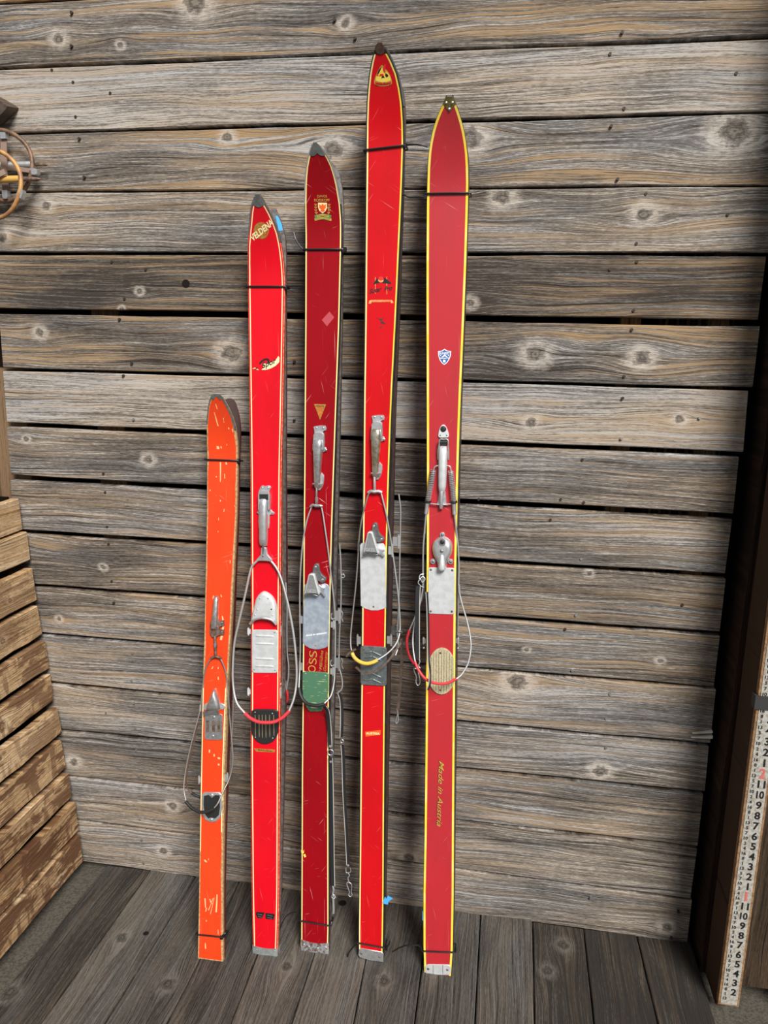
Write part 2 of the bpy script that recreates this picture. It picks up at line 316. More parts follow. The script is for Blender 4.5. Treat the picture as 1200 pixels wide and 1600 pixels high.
class MB:
    def __init__(s): s.v = []; s.f = []; s.mi = []
    def add(s, verts, faces, mi=0):
        o = len(s.v); s.v += [tuple(float(q) for q in v) for v in verts]
        s.f += [tuple(i + o for i in f) for f in faces]; s.mi += [mi] * len(faces)
    def box(s, a, b, mi=0):
        (x0, y0, z0), (x1, y1, z1) = a, b
        s.add([(x0, y0, z0), (x1, y0, z0), (x1, y1, z0), (x0, y1, z0), (x0, y0, z1), (x1, y0, z1), (x1, y1, z1), (x0, y1, z1)],
              [(0, 3, 2, 1), (4, 5, 6, 7), (0, 1, 5, 4), (1, 2, 6, 5), (2, 3, 7, 6), (3, 0, 4, 7)], mi)
    def prism(s, pts, n0, n1, bev=0.0, mi=0, emb=None):
        """flat plate: outline pts (w, s) from level n0 up to n1 with a bevelled upper rim"""
        e = emb or (lambda w, q, n: (w, q, n)); n = len(pts)
        rows = [[e(p[0], p[1], n0) for p in pts]]
        if bev:
            rows.append([e(p[0], p[1], n1 - bev) for p in pts]); rows.append([e(p[0], p[1], n1) for p in inset(pts, bev)])
        else: rows.append([e(p[0], p[1], n1) for p in pts])
        vs = [v for r in rows for v in r]; fs = []
        for r in range(len(rows) - 1):
            for i in range(n):
                j = (i + 1) % n; fs.append((r * n + i, r * n + j, (r + 1) * n + j, (r + 1) * n + i))
        fs.append(tuple(range((len(rows) - 1) * n, len(rows) * n))); fs.append(tuple(range(n - 1, -1, -1)))
        s.add(vs, fs, mi)
    def dome(s, pts, n0, h, layers=5, top=0.25, mi=0, ctr=None):
        P = [np.array(p[:2], float) for p in pts]; c = np.mean(P, axis=0) if ctr is None else np.array(ctr); n = len(P)
        vs = []; fs = []
        for k in range(layers + 1):
            a = (math.pi / 2) * k / layers; sc = 1 - (1 - top) * (1 - math.cos(a)); z = n0 + h * math.sin(a)
            vs += [(*(c + (p - c) * sc), z) for p in P]
        for r in range(layers):
            for i in range(n):
                j = (i + 1) % n; fs.append((r * n + i, r * n + j, (r + 1) * n + j, (r + 1) * n + i))
        fs.append(tuple(range(layers * n, (layers + 1) * n))); fs.append(tuple(range(n - 1, -1, -1)))
        s.add(vs, fs, mi)
    def tube(s, pts, r, seg=8, mi=0, closed=False, flat=None):
        P = [np.array(p, float) for p in pts]; n = len(P); vs = []; fs = []
        rr = r if hasattr(r, '__len__') else [r] * n
        prev = None
        for i in range(n):
            a = P[i - 1] if (i > 0 or closed) else P[i]; b = P[(i + 1) % n] if (i < n - 1 or closed) else P[i]
            t = b - a; t = t / (np.linalg.norm(t) + 1e-12)
            if prev is None:
                h = np.array([0, 0, 1.0]) if abs(t[2]) < 0.9 else np.array([1.0, 0, 0])
                u = np.cross(t, h)
            else: u = prev - t * np.dot(prev, t)
            u = u / (np.linalg.norm(u) + 1e-12); prev = u; v = np.cross(t, u)
            for k in range(seg):
                q = 2 * math.pi * k / seg; vs.append(P[i] + rr[i] * (math.cos(q) * u + math.sin(q) * v))
        for i in range(n if closed else n - 1):
            i2 = (i + 1) % n
            for k in range(seg):
                k2 = (k + 1) % seg; fs.append((i * seg + k, i * seg + k2, i2 * seg + k2, i2 * seg + k))
        if not closed:
            fs.append(tuple(range(seg - 1, -1, -1))); fs.append(tuple((n - 1) * seg + k for k in range(seg)))
        s.add(vs, fs, mi)
    def band(s, pts, width, thick, nrm=(0, 0, 1.0), mi=0, twist=None):
        P = [np.array(p, float) for p in pts]; n = len(P); vs = []; fs = []; N = np.array(nrm, float)
        ww = width if hasattr(width, '__len__') else [width] * n
        for i in range(n):
            t = P[min(i + 1, n - 1)] - P[max(i - 1, 0)]; t = t / (np.linalg.norm(t) + 1e-12)
            u = np.cross(t, N); u = u / (np.linalg.norm(u) + 1e-12); m = np.cross(u, t)
            if twist:
                q = twist[i] if hasattr(twist, '__len__') else twist
                u, m = math.cos(q) * u + math.sin(q) * m, -math.sin(q) * u + math.cos(q) * m
            for a, b in ((-1, -1), (1, -1), (1, 1), (-1, 1)): vs.append(P[i] + a * ww[i] / 2 * u + b * thick / 2 * m)
        for i in range(n - 1):
            for k in range(4):
                k2 = (k + 1) % 4; fs.append((i * 4 + k, i * 4 + k2, (i + 1) * 4 + k2, (i + 1) * 4 + k))
        fs.append((3, 2, 1, 0)); fs.append(tuple((n - 1) * 4 + k for k in range(4)))
        s.add(vs, fs, mi)
    def screw(s, w, q, n, r, h=None, mi=0, seg=12, ang=0.5):
        """slotted dome head: two half caps with a slot between"""
        h = h or r * 0.55
        c = [(w + r * math.cos(2 * math.pi * k / seg), q + r * math.sin(2 * math.pi * k / seg)) for k in range(seg)]
        s.dome(c, n, h, 3, 0.55, mi)
    def bar(s, p0, p1, w0, w1, n0, h0, h1=None, mi=0, seg=8, cap=0.15, tip=0.6):
        """rounded lever lying along p0 -> p1"""
        h1 = h1 or h0; a, b = np.array(p0, float), np.array(p1, float); d = b - a; L = np.linalg.norm(d); d = d / L; u = np.array([d[1], -d[0]])
        st = [(0, tip, 0.45), (cap * 0.3, 0.5 + tip / 2, 0.85), (cap, 1, 1), (0.5, 1, 1), (1 - cap, 1, 1), (1 - cap * 0.3, 0.5 + tip / 2, 0.85), (1, tip, 0.45)]
        vs = []; fs = []; m = seg + 1
        for t, kw, kh in st:
            c = a + d * L * t; wd = (w0 + (w1 - w0) * t) * kw / 2; hh = (h0 + (h1 - h0) * t) * kh
            for k in range(m):
                q = math.pi * k / seg; x = math.copysign(abs(math.cos(q)) ** 0.6, math.cos(q)); z = math.sin(q) ** 0.7
                p = c + u * wd * x; vs.append((p[0], p[1], n0 + hh * z))
        for i in range(len(st) - 1):
            for k in range(seg): fs.append((i * m + k, i * m + k + 1, (i + 1) * m + k + 1, (i + 1) * m + k))
            fs.append((i * m + seg, i * m, (i + 1) * m, (i + 1) * m + seg))
        fs.append(tuple(range(m - 1, -1, -1))); fs.append(tuple((len(st) - 1) * m + k for k in range(m)))
        s.add(vs, fs, mi)
    def build(s, name, mats, parent=None, smooth=35, mat=None, recalc=True):
        me = bpy.data.meshes.new(name); me.from_pydata(s.v, [], s.f)
        for m in (mats if isinstance(mats, (list, tuple)) else [mats]): me.materials.append(MAT[m] if isinstance(m, str) else m)
        for p, i in zip(me.polygons, s.mi): p.material_index = i
        if recalc:
            bm = bmesh.new(); bm.from_mesh(me); bmesh.ops.recalc_face_normals(bm, faces=bm.faces); bm.to_mesh(me); bm.free()
        if smooth:
            me.polygons.foreach_set('use_smooth', [True] * len(me.polygons)); me.set_sharp_from_angle(angle=math.radians(smooth))
        o = bpy.data.objects.new(name, me); COL.objects.link(o)
        if parent: o.parent = parent
        if mat is not None: o.matrix_world = mat
        return o
    def build_world(s, name, mats, smooth=35):
        """same, with the object's origin at the lowest middle of its own vertices"""
        V = np.array(s.v); c = (V.min(0) + V.max(0)) / 2; c[2] = V[:, 2].min()
        s.v = [tuple(v) for v in V - c]; o = s.build(name, mats, None, smooth); o.location = c; return o

def tag(o, label=None, cat=None, group=None, kind=None):
    if label: o['label'] = label
    if cat: o['category'] = cat
    if group: o['group'] = group
    if kind: o['kind'] = kind
    return o
def empty(name, mat):
    o = bpy.data.objects.new(name, None); o.empty_display_size = 0.05; COL.objects.link(o); o.matrix_world = mat; return o

_fc = {}
def glyphs(txt, shear=0.0, offset=0.0):
    """flat outline mesh of a line of lettering, height 1, centred"""
    key = (txt, shear, offset)
    if key in _fc: return _fc[key]
    cu = bpy.data.curves.new('lettering', 'FONT'); cu.body = txt; cu.size = 1.0; cu.align_x = 'CENTER'; cu.align_y = 'CENTER'
    cu.shear = shear; cu.offset = offset; cu.resolution_u = 3
    o = bpy.data.objects.new('lettering', cu); COL.objects.link(o)
    dg = bpy.context.evaluated_depsgraph_get(); dg.update()
    me = bpy.data.meshes.new_from_object(o.evaluated_get(dg))
    vs = [tuple(v.co) for v in me.vertices]; fs = [tuple(p.vertices) for p in me.polygons]
    bpy.data.objects.remove(o); bpy.data.curves.remove(cu); bpy.data.meshes.remove(me)
    xs = [v[0] for v in vs]; ys = [v[1] for v in vs]
    cx, cyy = (min(xs) + max(xs)) / 2, (min(ys) + max(ys)) / 2
    vs = [(v[0] - cx, v[1] - cyy) for v in vs]
    _fc[key] = (vs, fs, max(xs) - min(xs), max(ys) - min(ys)); return _fc[key]

# ------------------------------------------------------------------ boards
NOK = (90.0, 0.0, 0.01)
def board(name, parent, mat, length, z_lo, z_hi, thick, frame, seed, knots=(), hole=None, warm=0.0, lift=0.0, stain=1.0, jit=0.0015, seg=12, ends=0.004):
    """length along local x (0..length), width along local z between the polylines z_lo / z_hi, front face at y = 0"""
    rnd = random.Random(seed * 31 + 5); mb = MB(); vs = []; fs = []
    b = 0.0022; ra, rb = rnd.uniform(-ends, ends), rnd.uniform(-ends, ends)
    for i in range(seg + 1):
        t = i / seg
        lo = z_lo[0] + (z_lo[1] - z_lo[0]) * t + rnd.uniform(-jit, jit); hi = z_hi[0] + (z_hi[1] - z_hi[0]) * t + rnd.uniform(-jit, jit)
        y = rnd.uniform(-0.0012, 0.0012)
        xl = length * t + (ra if i == 0 else 0) * 0; xh = length * t
        if i == 0: xl, xh = -abs(ra) * 0.5, -abs(rb) * 0.5
        if i == seg: xl, xh = length + ra, length + rb
        vs += [(xl, y + b, lo), (xl, y, lo + b), (xh, y, hi - b), (xh, y + b, hi), (xh, thick, hi), (xl, thick, lo)]
    for i in range(seg):
        for k in range(6):
            k2 = (k + 1) % 6; fs.append((i * 6 + k, i * 6 + k2, i * 6 + 6 + k2, i * 6 + 6 + k))
    fs.append(tuple(range(5, -1, -1))); fs.append(tuple(seg * 6 + k for k in range(6)))
    mb.add(vs, fs); o = mb.build(name, mat, None, 0)
    o.parent = parent; o.matrix_world = frame
    o['seed'] = float(seed); o['warm'] = float(warm); o['lift'] = float(lift); o['stain'] = float(stain)
    ks = list(knots)[:4]
    for i in range(4): o['k%d' % i] = [float(q) for q in (ks[i] if i < len(ks) else NOK)]
    o['hole'] = [float(q) for q in (hole or NOK)]
    return o
def frame_of(org, ex, ey, ez):
    m = Matrix.Identity(4)
    for i in range(3): m[i][0], m[i][1], m[i][2], m[i][3] = ex[i], ey[i], ez[i], org[i]
    return m

# ================================================================== THE SETTING
# ---- ground and deck
mb = MB(); mb.box((-1.6, -0.6, -0.09), (1.5, 0.6, -0.04)); mb.box((-4.5, -5.5, -0.09), (4.5, -0.6, -0.045), 1)
ground = mb.build('floor', ['soil', 'yard'], None, 0); tag(ground, kind='structure')
seams = [((168, 1350), (0, 1557)), ((237, 1357), (63, 1600)), ((308, 1365), (163, 1600)), ((375, 1375), (260, 1600)), ((436, 1402), (360, 1600)),
         ((520, 1402), (455, 1600)), ((588, 1412), (552, 1600)), ((672, 1415), (647, 1600)), ((751, 1427), (742, 1600)), ((832, 1437), (835, 1600)),
         ((912, 1450), (928, 1600)), ((995, 1462), (1028, 1600)), ((1082, 1478), (1120, 1600))]
Y0, Y1 = -0.004, -0.72
def seam_x(s, Y):
    a, b = floor_pt(*s[0]), floor_pt(*s[1]); t = (Y - a[1]) / (b[1] - a[1]); return a[0] + (b[0] - a[0]) * t
def deck_knots(i):
    L = {0: [(60, 1478, 0)], }
    return L.get(i, [])
floor_kn = [(262, 1537, 11), (190, 1465, 10), (15, 1552, 12), (880, 1477, 10), (856, 1517, 9), (448, 1510, 9), (600, 1533, 10)]
floor_holes = [(535, 1411, 6), (228, 1458, 4)]
for i in range(len(seams) - 1):
    xa0, xa1 = seam_x(seams[i], Y1), seam_x(seams[i], Y0); xb0, xb1 = seam_x(seams[i + 1], Y1), seam_x(seams[i + 1], Y0)
    xm = (xa0 + xb0 + xa1 + xb1) / 4; g = 0.0015
    kn = []; hl = None
    for (px, py, r) in floor_kn:
        p = floor_pt(px, py)
        if min(xa0, xa1) - 0.01 < p[0] < max(xb0, xb1) + 0.01 and len(kn) < 4 and abs(p[0] - xm) < abs(xb0 - xa0) * 0.6: kn.append((p[1] - Y1, xm - p[0], r * 0.0016))
    for (px, py, r) in floor_holes:
        p = floor_pt(px, py)
        if abs(p[0] - xm) < abs(xb0 - xa0) * 0.5: hl = (p[1] - Y1, xm - p[0], r * 0.0019)
    fr = frame_of((xm, Y1, 0), (0, 1, 0), (0, 0, -1), (-1, 0, 0))   # local x = depth, local y = down, local z = leftwards
    board('plank', ground, 'deck', Y0 - Y1, (xm - xb0 + g, xm - xb1 + g), (xm - xa0 - g, xm - xa1 - g), 0.035, fr, 40 + i, kn, hl, lift=(-0.3, 0.2, 0, -0.2, 0.1, 0.3, -0.1, 0, 0.1, -0.6, -0.6, -0.7)[i], jit=0.0007, seg=10)
deb = MB(); rnd = random.Random(3)
for i in range(60):
    p = floor_pt(rnd.uniform(20, 150), rnd.uniform(1360, 1560), -0.04)
    r = rnd.uniform(0.0006, 0.0022)
    if seam_x(seams[0], p[1]) - 0.01 > p[0] > -1.0: deb.box((p[0] - r, p[1] - r, -0.0405), (p[0] + r * 1.6, p[1] + r, -0.04 + r))
for i in range(40):
    p = (rnd.uniform(0.60, 0.75), rnd.uniform(-0.35, -0.2)); r = rnd.uniform(0.001, 0.004)
    deb.box((p[0] - r, p[1] - r, -0.0405), (p[0] + r * 1.6, p[1] + r, -0.04 + r * 1.2))
tag(deb.build('debris', 'pebble', ground, 0), kind='stuff')

# ---- back wall
XR = float(wall_pt(1131, 940)[0])
SE = [(0, 106.5, 1200, 57.5), (0, 209, 1200, 175), (117, 299.5, 1200, 289.5), (0, 396, 1200, 397), (0, 486, 1185, 505), (5, 577, 1173, 608), (12, 663.5, 1158, 710),
      (17, 746, 1145, 807), (37, 831, 1135, 901), (55, 915, 1125, 991), (67, 991, 1115, 1075), (82, 1068, 1110, 1165), (95, 1141, 1097, 1238), (108, 1213, 1090, 1324),
      (123, 1282, 1082, 1406), (130, 1347, 1078, 1476)]
GAP = [5, 4, 3, 5, 9.5, 5, 8, 9.5, 8, 7, 5, 5.5, 5, 4, 5, 0]
ENDS = [None] * 4 + [(1192, 450), (1180, 560), (1165, 660), (1150, 758), (1140, 855), (1129.5, 946), (1119.5, 1033), (1116, 1119), (1104, 1200), (1094.5, 1283), (1085, 1365), (1077, 1440)]
LEFT = [None] * 5 + [(2, 530), (8, 620), (14, 705), (20, 790)] + [None] * 7
mb = MB(); mb.box((-1.75, 0.10, -0.05), (1.3, 0.13, 2.7)); wall = mb.build('wall_back', 'void', None, 0); tag(wall, kind='structure')
def seam_z(k, X):
    x1, y1, x2, y2 = SE[k]; a, b = wall_pt(x1, y1), wall_pt(x2, y2); t = (X - a[0]) / (b[0] - a[0]); return a[2] + (b[2] - a[2]) * t
KN = [(90, 60, 9), (187, 70, 5), (305, 2, 17), (540, 35, 7), (520, 233, 14), (355, 214, 8), (735, 215, 17), (1148, 205, 20), (72, 321, 8), (785, 308, 12), (1005, 335, 11), (5, 372, 8),
      (857, 366, 6), (218, 455, 5), (190, 483, 4), (735, 473, 7), (62, 520, 8), (360, 552, 15), (1003, 559, 12), (836, 553, 14), (830, 660, 8), (1062, 655, 7), (247, 540, 5),
      (232, 718, 8), (41, 686, 5), (92, 967, 5), (921, 896, 5), (1032, 1033, 5), (823, 1015, 4), (808, 1066, 16), (115, 1190, 9), (938, 1205, 11), (270, 1259, 9), (255, 1330, 8), (1042, 1450, 9), (120, 385, 7), (640, 1340, 10), (161, 886, 5)]
WARM = [0.5, -0.1, 0.6, 0.1, 0.0, 0.6, 0.2, -0.2, -0.1, 0.1, 0.3, 0, -0.3, 0, -0.2, -0.3]
LIFT = [0.0, 0.35, 0.1, 0.15, -0.35, -0.1, 0.4, 0.0, 0.05, -0.05, 0.0, 0.1, 0.15, 0.0, 0.1, 0.1]
for k in range(16):
    Xl, Xr = -1.62, 0.80
    if ENDS[k]: Xr = float(wall_pt(*ENDS[k])[0])
    if LEFT[k]: Xl = float(wall_pt(*LEFT[k])[0])
    elif k > 8: Xl = float(wall_pt(20, 790)[0])
    sc = 0.00155
    def zz(i, X, sgn):
        if i < 0: return seam_z(0, X) + 0.155
        return seam_z(i, X) + sgn * GAP[i] * sc / 2
    zl, zr = (zz(k - 1, Xl, -1), zz(k - 1, Xr, -1)), (zz(k, Xl, 1), zz(k, Xr, 1))
    if k == 0:
        q0 = wall_pt(0, 7); c0 = float(q0[2]) - seam_z(0, q0[0]); zl = (seam_z(0, Xl) + c0, seam_z(0, Xr) + c0)
    if k == 15: zr = (seam_z(15, Xl), seam_z(15, Xr))
    zo = (zl[0] + zr[0]) / 2
    kn = []; hl = None
    for (px, py, r) in KN:
        p = wall_pt(px, py); zt, zb = zz(k - 1, p[0], -1) if k else 9, zz(k, p[0], 1)
        if zb - 0.004 < p[2] < zt + 0.004 and len(kn) < 4: kn.append((p[0] - Xl, p[2] - zo, r * 0.00155))
    if k == 4: p = wall_pt(290.5, 443.5); hl = (p[0] - Xl, p[2] - zo, 0.0105)
    yy = random.Random(k).uniform(-0.002, 0.003)
    fr = frame_of((Xl, yy, zo), (1, 0, 0), (0, 1, 0), (0, 0, 1))
    board('board', wall, 'barn', Xr - Xl, (zr[0] - zo, zr[1] - zo), (zl[0] - zo, zl[1] - zo), 0.021, fr, k + 1, kn, hl, WARM[k], LIFT[k], jit=0.0013, seg=14)
z0_ = seam_z(0, -1.62) + c0 + 0.003; z1_ = seam_z(0, 0.8) + c0 + 0.003
board('board', wall, 'lath', 2.42, (0, z1_ - z0_), (0.15, z1_ - z0_ + 0.15), 0.021, frame_of((-1.62, -0.002, z0_), (1, 0, 0), (0, 1, 0), (0, 0, 1)), 25, (), None, 0.8, -0.4, 0.2)
# studs and laths seen through the gaps
for (px, w, mt) in ((178, 0.075, 'stud'), (955, 0.045, 'stud'), (1085, 0.05, 'stud'), (640, 0.06, 'brown')):
    X = float(wall_pt(px, 900)[0]); fr = frame_of((X, 0.026, 0.0), (0, 0, 1), (0, 1, 0), (1, 0, 0))
    board('stud', wall, mt, 2.5, (-w / 2, -w / 2), (w / 2, w / 2), 0.06, fr, 80 + px, seg=3)
for i in range(14):
    X = float(wall_pt(985 + i * 8, 1090)[0]); fr = frame_of((X, 0.05, 0.0), (0, 0, 1), (0, 1, 0), (1, 0, 0))
    board('lath', wall, 'stud' if i % 2 else 'brown', 2.4, (-0.004, -0.004), (0.004, 0.004), 0.01, fr, 160 + i, seg=2)
# nail heads
nb = MB()
NAILS = [(112, 20, 0), (112, 72, 0), (82, 110, 0), (115, 129, 0), (173, 146, 0), (119, 183, 0), (124, 217, 0), (132, 277, 0), (523, 31, 0), (555, 60, 0), (972, 51, 0), (953, 85, 0), (1150, 115, 0), (975, 170, 0), (955, 197, 0), (965, 280, 0),
         (1009, 303, 0), (994, 381, 0), (1137, 335, 0), (995, 409, 0), (953, 421, 0), (990, 485, 0), (987, 515, 0), (975, 588, 0), (973, 622, 0), (1093, 653, 1), (971, 685, 1), (910, 718, 0), (876, 780, 0), (912, 785, 0), (908, 873, 1), (860, 812, 0), (900, 961, 1), (1066, 945, 0),
         (883, 983, 0), (894, 1047, 1), (953, 1084, 1), (947, 1122, 1), (947, 1168, 1), (1060, 1424, 0), (1049, 1465, 0), (923, 1403, 1),
         (175, 409, 0), (228, 421, 0), (195, 467, 0), (187, 499, 0), (206, 568, 0), (193, 587, 0), (209, 655, 1), (162, 740, 0), (165, 769, 0), (200, 779, 1), (168, 823, 0), (170, 850, 0), (175, 908, 0), (178, 942, 0), (207, 1020, 1), (206, 1063, 1), (210, 1098, 1), (166, 1113, 1), (212, 1138, 1), (213, 1172, 1),
         (217, 1213, 1), (218, 1243, 1), (219, 1280, 1), (222, 1312, 1), (225, 1348, 1), (460, 565, 0), (460, 657, 0), (748, 780, 0)]
for (px, py, b_) in NAILS:
    p = wall_pt(px, py); r = 0.0034
    pts = [(p[0] + r * math.cos(a * math.pi / 4), p[2] + r * math.sin(a * math.pi / 4)) for a in range(8)]
    nb.add([(q[0], -0.0035, q[1]) for q in pts] + [(q[0], 0.006, q[1]) for q in pts], [tuple(range(8))] + [(i, (i + 1) % 8, 8 + (i + 1) % 8, 8 + i) for i in range(8)], b_)
tag(nb.build('nail_heads', ['nail', 'nail_bright'], wall, 0), kind='stuff')
# torn pale splinters at the right end of a board
sp_ = MB()
for (a, b_, h) in (((1082, 1146), (1113, 1143), 3), ((1080, 1152.5), (1113, 1151), 5)):
    A, B = wall_pt(*a, -0.004), wall_pt(*b_, -0.004); hh = h * 0.0015
    sp_.add([(A[0], -0.006, A[2]), (B[0], -0.008, B[2] - hh / 2), (B[0], -0.008, B[2] + hh / 2), (A[0], 0.002, A[2]), (B[0], 0.002, B[2] - hh / 2), (B[0], 0.002, B[2] + hh / 2)], [(0, 1, 2), (3, 5, 4), (0, 3, 4, 1), (1, 4, 5, 2), (2, 5, 3, 0)])
tag(sp_.build('torn_splinters', plain('fresh_split_wood', (0.78, 0.74, 0.66), 0.8), wall, 0), kind='stuff')

# ---- left wall of short stained boards
LB = [((29, 777), (35, 829)), ((40, 831), (45, 876)), ((50, 889), (57, 938)), ((59, 946), (65, 994)), ((69, 1003), (76, 1044)), ((77, 1055), (84, 1096)), ((88, 1105), (96, 1144)),
      ((95, 1157), (102, 1199)), ((106, 1208), (112, 1246)), ((116, 1254), (122, 1297)), ((123, 1303), (129, 1347))]
a0, a1 = wall_pt(*LB[0][0], -0.03), wall_pt(*LB[-1][1], -0.03)
mb = MB(); vx = [(a0[0] - 0.10, a0[2] + 0.01), (a1[0] - 0.10, 0.0)]
mb.add([(vx[0][0], 0.05, vx[0][1]), (vx[1][0], 0.05, -0.04), (vx[1][0], -0.9, -0.04), (vx[0][0], -0.9, vx[0][1]), (vx[0][0] - .03, 0.05, vx[0][1]), (vx[1][0] - .03, 0.05, -0.04), (vx[1][0] - .03, -0.9, -0.04), (vx[0][0] - .03, -0.9, vx[0][1])],
       [(0, 1, 2, 3), (7, 6, 5, 4), (0, 4, 5, 1), (1, 5, 6, 2), (2, 6, 7, 3), (3, 7, 4, 0)])
lw = mb.build('wall_left', 'void', None, 0); tag(lw, kind='structure')
LST = [0.25, 0.2, 0.5, 0.45, 0.8, 0.75, 0.6, 0.9, 0.9, 1.0, 0.95]
for i, (tr, br) in enumerate(LB):
    T, B = wall_pt(*tr, -0.02), wall_pt(*br, -0.02)
    ez = (T - B); ez[1] = 0; wd = np.linalg.norm(ez); ez = ez / wd; ex = np.array([0, -1.0, 0]); ey = np.cross(ez, ex)   # ey: outward is -ey
    ey = ey if ey[0] < 0 else -ey
    Lg = 0.85; og = B.copy(); og[0] += 0.0; og[1] = -0.018
    if np.dot(np.cross(ex, ey), ez) < 0:
        ex = -ex; og = og + np.array([0, -Lg, 0])
    fr = frame_of(og, ex, ey, ez); rnd = random.Random(i + 77)
    kn = [(Lg - rnd.uniform(0.05, 0.45), rnd.uniform(0.01, wd - 0.01), rnd.uniform(0.006, 0.012))]
    if i == 5: kn = [(Lg - 0.215, wd * 0.45, 0.016)]
    board('board', lw, 'lath', Lg, (0, rnd.uniform(-.003, .003)), (wd, wd + rnd.uniform(-.003, .003)), 0.022, fr, 200 + i, kn, warm=0.5 if i < 3 else 0.1, lift=0.35 - 0.5 * LST[i], stain=LST[i], jit=0.0022, seg=14)
# battens behind the short boards (the posts they are nailed to)
for yb in (-0.03, -0.62):
    mb = MB(); A, B = (a0[0] - 0.028, a0[2]), (a1[0] - 0.030, 0.03)
    mb.add([(A[0], yb, A[1]), (B[0], yb, B[1]), (B[0], yb - .05, B[1]), (A[0], yb - .05, A[1]), (A[0] - .05, yb, A[1]), (B[0] - .05, yb, B[1]), (B[0] - .05, yb - .05, B[1]), (A[0] - .05, yb - .05, A[1])],
           [(0, 1, 2, 3), (7, 6, 5, 4), (0, 4, 5, 1), (1, 5, 6, 2), (2, 6, 7, 3), (3, 7, 4, 0)])
    o = mb.build('batten', 'void', lw, 0)
# post beyond the left end of the back wall
Xp = float(wall_pt(20, 720)[0]); fr = frame_of((Xp - 0.06, 0.03, 0.0), (0, 0, 1), (0, 1, 0), (1, 0, 0))
o = board('trim_1', None, 'stud', 1.42, (-0.09, -0.09), (0.09, 0.09), 0.07, fr, 301, seg=4, lift=0.6); tag(o, kind='structure')
zb = float(wall_pt(4, 668)[2]); zt = float(wall_pt(4, 622)[2])
mb = MB(); mb.box((Xp - 0.16, 0.012, zb), (Xp - 0.012, 0.028, zt)); mb.box((Xp - 0.16, 0.008, zb + 0.004), (Xp - 0.03, 0.013, zb + 0.012))
tag(mb.build('bracket', plain('dark_blue_steel', (0.012, 0.017, 0.024), 0.5), o, 0))

# ---- right side: corner post, stud, plank
mb = MB(); mb.box((XR + 0.22, -0.20, -0.05), (XR + 0.25, 0.10, 2.7)); wr_ = mb.build('wall_right', 'void', None, 0); tag(wr_, kind='structure')
P0 = floor_pt(1100, 1520)
def upright(name, x0, x1, y0, y1, z0, z1, mat, seed, **k):
    # face towards -X shows the grain as well as the face towards -Y
    fr = frame_of(((x0 + x1) / 2, y0, z0), (0, 0, 1), (0, 1, 0), (1, 0, 0))
    return board(name, wr_, mat, z1 - z0, (-(x1 - x0) / 2,) * 2, ((x1 - x0) / 2,) * 2, y1 - y0, fr, seed, seg=6, **k)
q1 = wall_pt(1112, 1556, -0.17); q2 = wall_pt(1150, 1556, -0.17)
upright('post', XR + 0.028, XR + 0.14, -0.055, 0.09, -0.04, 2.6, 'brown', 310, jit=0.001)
yr = -0.205
xs0 = float(wall_pt(1117, 1420, -0.10)[0])
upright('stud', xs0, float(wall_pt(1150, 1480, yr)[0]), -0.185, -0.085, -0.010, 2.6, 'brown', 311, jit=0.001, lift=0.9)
xr0 = float(wall_pt(1172, 1400, -0.155)[0])
zlow = float(wall_pt(1175, 1541, -0.165)[2])
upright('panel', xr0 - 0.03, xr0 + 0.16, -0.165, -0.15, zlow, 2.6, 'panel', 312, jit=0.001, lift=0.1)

# ---- measuring stick on the stud
yr = -0.205
rb, rt = wall_pt(1138, 1571, yr), wall_pt(1207, 1000, yr)
rw = 0.040
zbase = float(rb[2]); ruler = empty('measuring_stick', Matrix.Translation((rb[0], yr, zbase)))
tag(ruler, 'worn white measuring stick with black inch numbers standing against the dark brown post', 'ruler')
mb = MB(); mb.box((-rw / 2 - 0.003, 0.0, 0), (rw / 2 + 0.003, 0.016, 1.05)); mb.build('stick', 'rule_edge', ruler, 0)
mb = MB(); mb.box((-rw / 2 + 0.002, -0.0012, 0.004), (rw / 2 - 0.002, 0.0, 1.05)); mb.build('painted_face', 'rule_white', ruler, 0)
def flat_text(mb, txt, cx, cz, h, y, wmax=None, shear=0.0, mi=0):
    vs, fs, w_, h_ = glyphs(txt, shear, 0.03); s = h / 0.72; sx_ = min(s, (wmax or 9) / w_)
    mb.add([(cx + v[0] * sx_, y, cz + v[1] * s) for v in vs], fs, mi)
num = MB(); inch = 0.0254; off = -0.0005
def ruler_z(py, px): return float(wall_pt(px, py, yr)[2]) - zbase
z_of_1 = ruler_z(1384, 1162)
for i in range(-11, 40):
    z = z_of_1 + (i - 1) * inch
    if not (0.015 < z < 1.04): continue
    k = i % 12
    if k == 0: flat_text(num, str(max(1, i // 12 + 1)), 0.006, z, 0.023, -0.0018, 0.013, mi=1)
    else: flat_text(num, str(k), 0.007, z, 0.0175, -0.0018, 0.016)
for j in range(76):
    z = 0.02 + j * inch / 2
    if z < 1.03: flat_text(num, str((j * 7 + 3) % 9 + (10 if j % 3 == 0 else 0)), -0.0105, z, 0.0075, -0.0018, 0.009)
num.build('numerals', ['ink', plain('faded_red_numeral', (0.55, 0.12, 0.10), 0.6)], ruler, 0, recalc=False)
zb_ = ruler_z(1096, 1185)
mb = MB(); mb.box((-rw / 2 - 0.009, -0.005, zb_ - 0.016), (rw / 2 + 0.03, 0.019, zb_ + 0.014)); mb.build('strap', plain('dark_grey_strap', (0.035, 0.034, 0.035), 0.55), ruler, 0)

